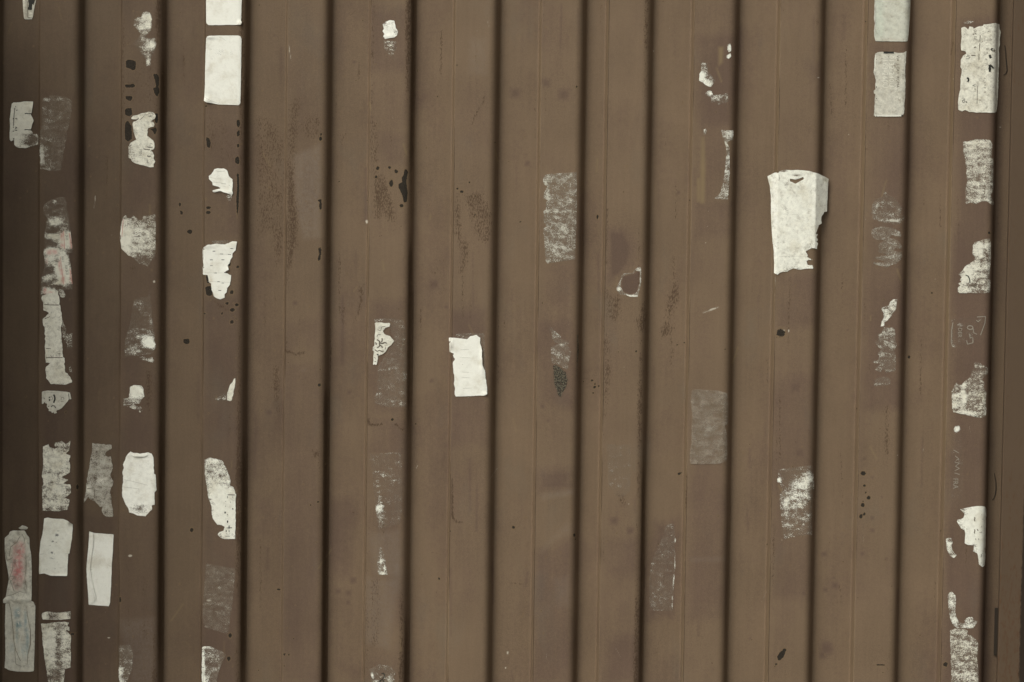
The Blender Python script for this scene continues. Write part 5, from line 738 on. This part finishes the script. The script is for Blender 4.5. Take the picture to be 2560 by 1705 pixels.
marks_on(lab, z16, [('sepia', 16, [(650, 650), (632, 1205)]), ('black', 50, [(335, 415), (380, 450), (378, 500), (350, 540)]), ('black', 26, [(290, 1130), (330, 1165)])], [('V', 490, 610, 95, 90, 'black', .9), ('=', 530, 730, 90, 90, 'sepia', .8), ('d', 175, 1165, 130, 0, 'black', .95), ('z dan r', 900, 870, 75, -90, 'sepia', 1.0, 1.5), ('o', 690, 1060, 80, 90, 'sepia', 1)])
z17 = (2360, 40, 3.135)
S('label_residue', z17, [(150, 50), (200, 35), (240, 42), (200, 62), (160, 62)], 'faint pale wisp above the big mottled cream label', cover=.1, film=.22, grain=1.3)
S('label_residue', z17, [(145, 985), (180, 985), (235, 968), (300, 966), (360, 975), (375, 1000), (378, 1030), (372, 1080), (390, 1150), (385, 1240), (395, 1320), (380, 1380), (365, 1400), (395, 1470), (380, 1480), (330, 1450), (290, 1452), (250, 1475), (200, 1460), (170, 1478), (165, 1380), (180, 1300), (172, 1180), (155, 1080)], 'rubbed label with four rows of blanched capitals and numbers on the last rib',
  col='cream', cover=.50, film=.42, grain=.9, tear=1.2, edge=.12, dirt=.5, step=2.0, blobs=[(270, 990, 110, 20, .25), (210, 1040, 60, 60, .1), (280, 1275, 70, 26, -.3), (180, 1440, 30, 60, -.1)],
  texts=[('SERIE ALBERGO SEITS A4', 322, 990, 34, 89, 'white', .80), ('PADRINO - TA - MINIMA', 275, 1010, 22, 89, 'white', 1.1), ('A YOR F', 228, 1060, 30, 89, 'white', 1.1, 1.1), ('SE  151  23  8', 182, 1040, 36, 89, 'white', .9, 1.1)])
S('torn_label', '31', [(1383, 175), (1385, 145), (1400, 122), (1430, 115), (1450, 105), (1500, 100), (1508, 130), (1505, 250), (1500, 320), (1502, 400), (1500, 460), (1450, 468), (1400, 466), (1340, 466), (1292, 468), (1282, 455), (1282, 430), (1300, 415), (1283, 402), (1308, 390), (1290, 375), (1310, 362), (1288, 340), (1310, 320), (1330, 290), (1360, 268), (1395, 245), (1402, 225), (1388, 212), (1378, 190)], 'bust-shaped white label remnant with a rounded head and dark crack on the last rib',
  col='cream', cover=.42, film=.35, grain=1.0, tear=.8, blobs=[(1420, 160, 34, 44, .6), (1345, 330, 30, 50, .5), (1400, 300, 60, 90, .18), (1310, 450, 40, 20, .3), (1340, 380, 40, 50, .25)], ink=[(1390, 412, 18, 14, .4)], marks=[('black', 7, [(1335, 345), (1352, 352), (1362, 372), (1365, 398)]), ('sepia', 15, [(1375, 412), (1392, 420), (1408, 408)])])
S('adhesive_film', '31', [(1240, 650), (1290, 640), (1470, 618), (1476, 640), (1440, 752), (1400, 812), (1345, 820), (1270, 838), (1240, 832), (1234, 780), (1238, 700)], 'nearly bare glue outlines of block letters on the last rib, mid height', film=.05, cover=-.1, grain=1.0, tear=1.5, step=2.0, blobs=[(1245, 740, 6, 100, .35), (1255, 828, 16, 8, .5), (1298, 680, 18, 16, .6), (1460, 628, 14, 6, .4)],
  texts=[('DER', 1285, 700, 28, 92, 'pale', .9), ('0', 1345, 680, 44, 92, 'pale', 1.2)], marks=[('pale', 5, [(1412, 628), (1470, 625), (1466, 670), (1436, 750)]), ('pale', 6, [(1342, 786), (1348, 812), (1385, 802), (1384, 768)]), ('pale', 5, [(1360, 742), (1366, 770), (1382, 764)]), ('pale', 5, [(1385, 700), (1390, 735), (1412, 745)]), ('pale', 5, [(1408, 650), (1420, 660), (1436, 646)]), ('pale', 5, [(1250, 665), (1240, 720), (1238, 800), (1250, 832)])])
S('torn_label', '31', [(1240, 1130), (1255, 1108), (1272, 1066), (1290, 1085), (1310, 1088), (1330, 1062), (1355, 1042), (1368, 1030), (1380, 990), (1400, 975), (1392, 940), (1415, 935), (1450, 955), (1480, 962), (1490, 1005), (1462, 1030), (1445, 1055), (1468, 1075), (1455, 1105), (1478, 1140), (1472, 1200), (1478, 1260), (1470, 1300), (1440, 1310), (1400, 1305), (1360, 1296), (1300, 1282), (1250, 1272), (1246, 1220), (1242, 1170)], 'jagged crown-topped grey label remnant with a white crease on the last rib',
  col='cream', cover=.38, film=.45, grain=1.05, tear=1.2, wr=1.4, blobs=[(1322, 1170, 16, 90, .55), (1268, 1200, 30, 70, .25), (1325, 1080, 16, 14, .4), (1340, 1278, 70, 12, .4), (1430, 990, 60, 50, -.2), (1420, 1200, 50, 80, .05)], marks=[('black', 5, [(1395, 1298), (1408, 1302)])])
S('label_residue', '31', [(1254, 1385), (1262, 1366), (1290, 1362), (1304, 1384), (1295, 1405), (1268, 1412), (1256, 1402)], 'soft round white dab between the crown-topped remnant and the faint vertical word', cover=.3, film=.25, grain=.7, edge=.2, blobs=[(1276, 1386, 24, 22, .5)])
S('adhesive_film', '32', [(1235, -110), (1310, -120), (1315, 60), (1318, 240), (1310, 330), (1240, 330), (1232, 150)], 'ghost of a tall word in faint glue capitals low on the last rib', film=.05, cover=-.12, grain=1.1, blobs=[(1290, -100, 24, 20, .2)], texts=[('FRA', 1252, 190, 34, 90, 'pale', .85)], marks=[('pale', 4, [(1262, 80), (1292, 90), (1266, 110), (1294, 124), (1262, 140)]), ('pale', 4, [(1260, 155), (1295, 165)]), ('pale', 4, [(1255, 0), (1290, 20)]), ('pale', 4, [(1265, 40), (1290, 60), (1270, 70)])])
S('torn_label', '32', [(1300, 400), (1340, 390), (1380, 382), (1440, 378), (1468, 382), (1474, 395), (1472, 520), (1470, 640), (1466, 760), (1463, 780), (1450, 793), (1425, 772), (1420, 720), (1412, 695), (1385, 682), (1392, 645), (1370, 640), (1350, 640), (1328, 630), (1332, 570), (1330, 545), (1305, 530), (1295, 510), (1275, 482), (1282, 468), (1320, 462), (1328, 430)], 'bright white torn label tapering to a point, low on the last rib',
  col='white', cover=.7, film=.3, grain=.9, tear=.7, wr=.8, blobs=[(1390, 500, 60, 110, .6), (1450, 600, 30, 180, .6), (1320, 410, 40, 26, -.35), (1300, 490, 30, 30, -.1), (1400, 650, 30, 14, -.15)], step=2.0)
last = [o for o in C.objects if o.get('label', '').startswith('bright white torn label tapering')][0]
z18 = (2430, 1260, 9.8)
marks_on((last, Surf(.0025, .8, [], 0)), z18, [('sepia', 24, [(60, 320), (72, 345), (55, 375), (70, 420)]), ('sepia', 26, [(55, 620), (72, 650), (52, 690), (70, 715)]), ('sepia', 20, [(125, 615), (150, 655)]), ('grey', 16, [(85, 840), (96, 880)]), ('grey', 16, [(155, 840), (168, 878)]), ('grey', 14, [(255, 370), (275, 372)]), ('grey', 10, [(240, 245), (240, 275)]), ('grey', 10, [(180, 690), (240, 700), (240, 670)]), ('grey', 10, [(235, 540), (240, 560)]), ('grey', 14, [(225, 1225), (232, 1265), (215, 1300)]), ('grey', 12, [(262, 1195), (262, 1215)])])
S('label_residue', '32', [(1203, 600), (1215, 592), (1240, 595), (1248, 620), (1240, 650), (1248, 680), (1275, 712), (1258, 733), (1232, 715), (1212, 680), (1205, 640)], 'curved white comma-shaped scrap low on the last rib, left of the tapering label', cover=.48, film=.2, grain=.9, tear=.9, blobs=[(1222, 660, 16, 40, .2), (1255, 715, 16, 16, .3)])
S('label_residue', '32', [(1218, 970), (1240, 955), (1266, 980), (1270, 1030), (1264, 1090), (1275, 1130), (1292, 1165), (1330, 1172), (1328, 1148), (1350, 1130), (1380, 1128), (1390, 1150), (1415, 1158), (1405, 1180), (1385, 1206), (1330, 1204), (1280, 1206), (1258, 1190), (1240, 1160), (1226, 1120), (1220, 1060), (1214, 1000)], 'white J-shaped scrap curling right, above the lowest frosted label', cover=.42, film=.3, grain=1.0, tear=1.0, blobs=[(1240, 1020, 18, 60, .15), (1255, 1140, 20, 40, .25), (1360, 1185, 40, 20, .3)])
S('torn_label', '32', [(1230, 1222), (1260, 1208), (1330, 1210), (1350, 1225), (1345, 1245), (1370, 1252), (1390, 1270), (1410, 1285), (1420, 1310), (1412, 1400), (1420, 1480), (1424, 1600), (1233, 1600), (1240, 1550), (1238, 1450), (1232, 1340)], 'tall frosted grey label running off the bottom edge of the last rib', col='cream', cover=.38, film=.5, grain=1.15, tear=1.2, blobs=[(1320, 1230, 36, 30, .3), (1300, 1430, 80, 160, .04)])
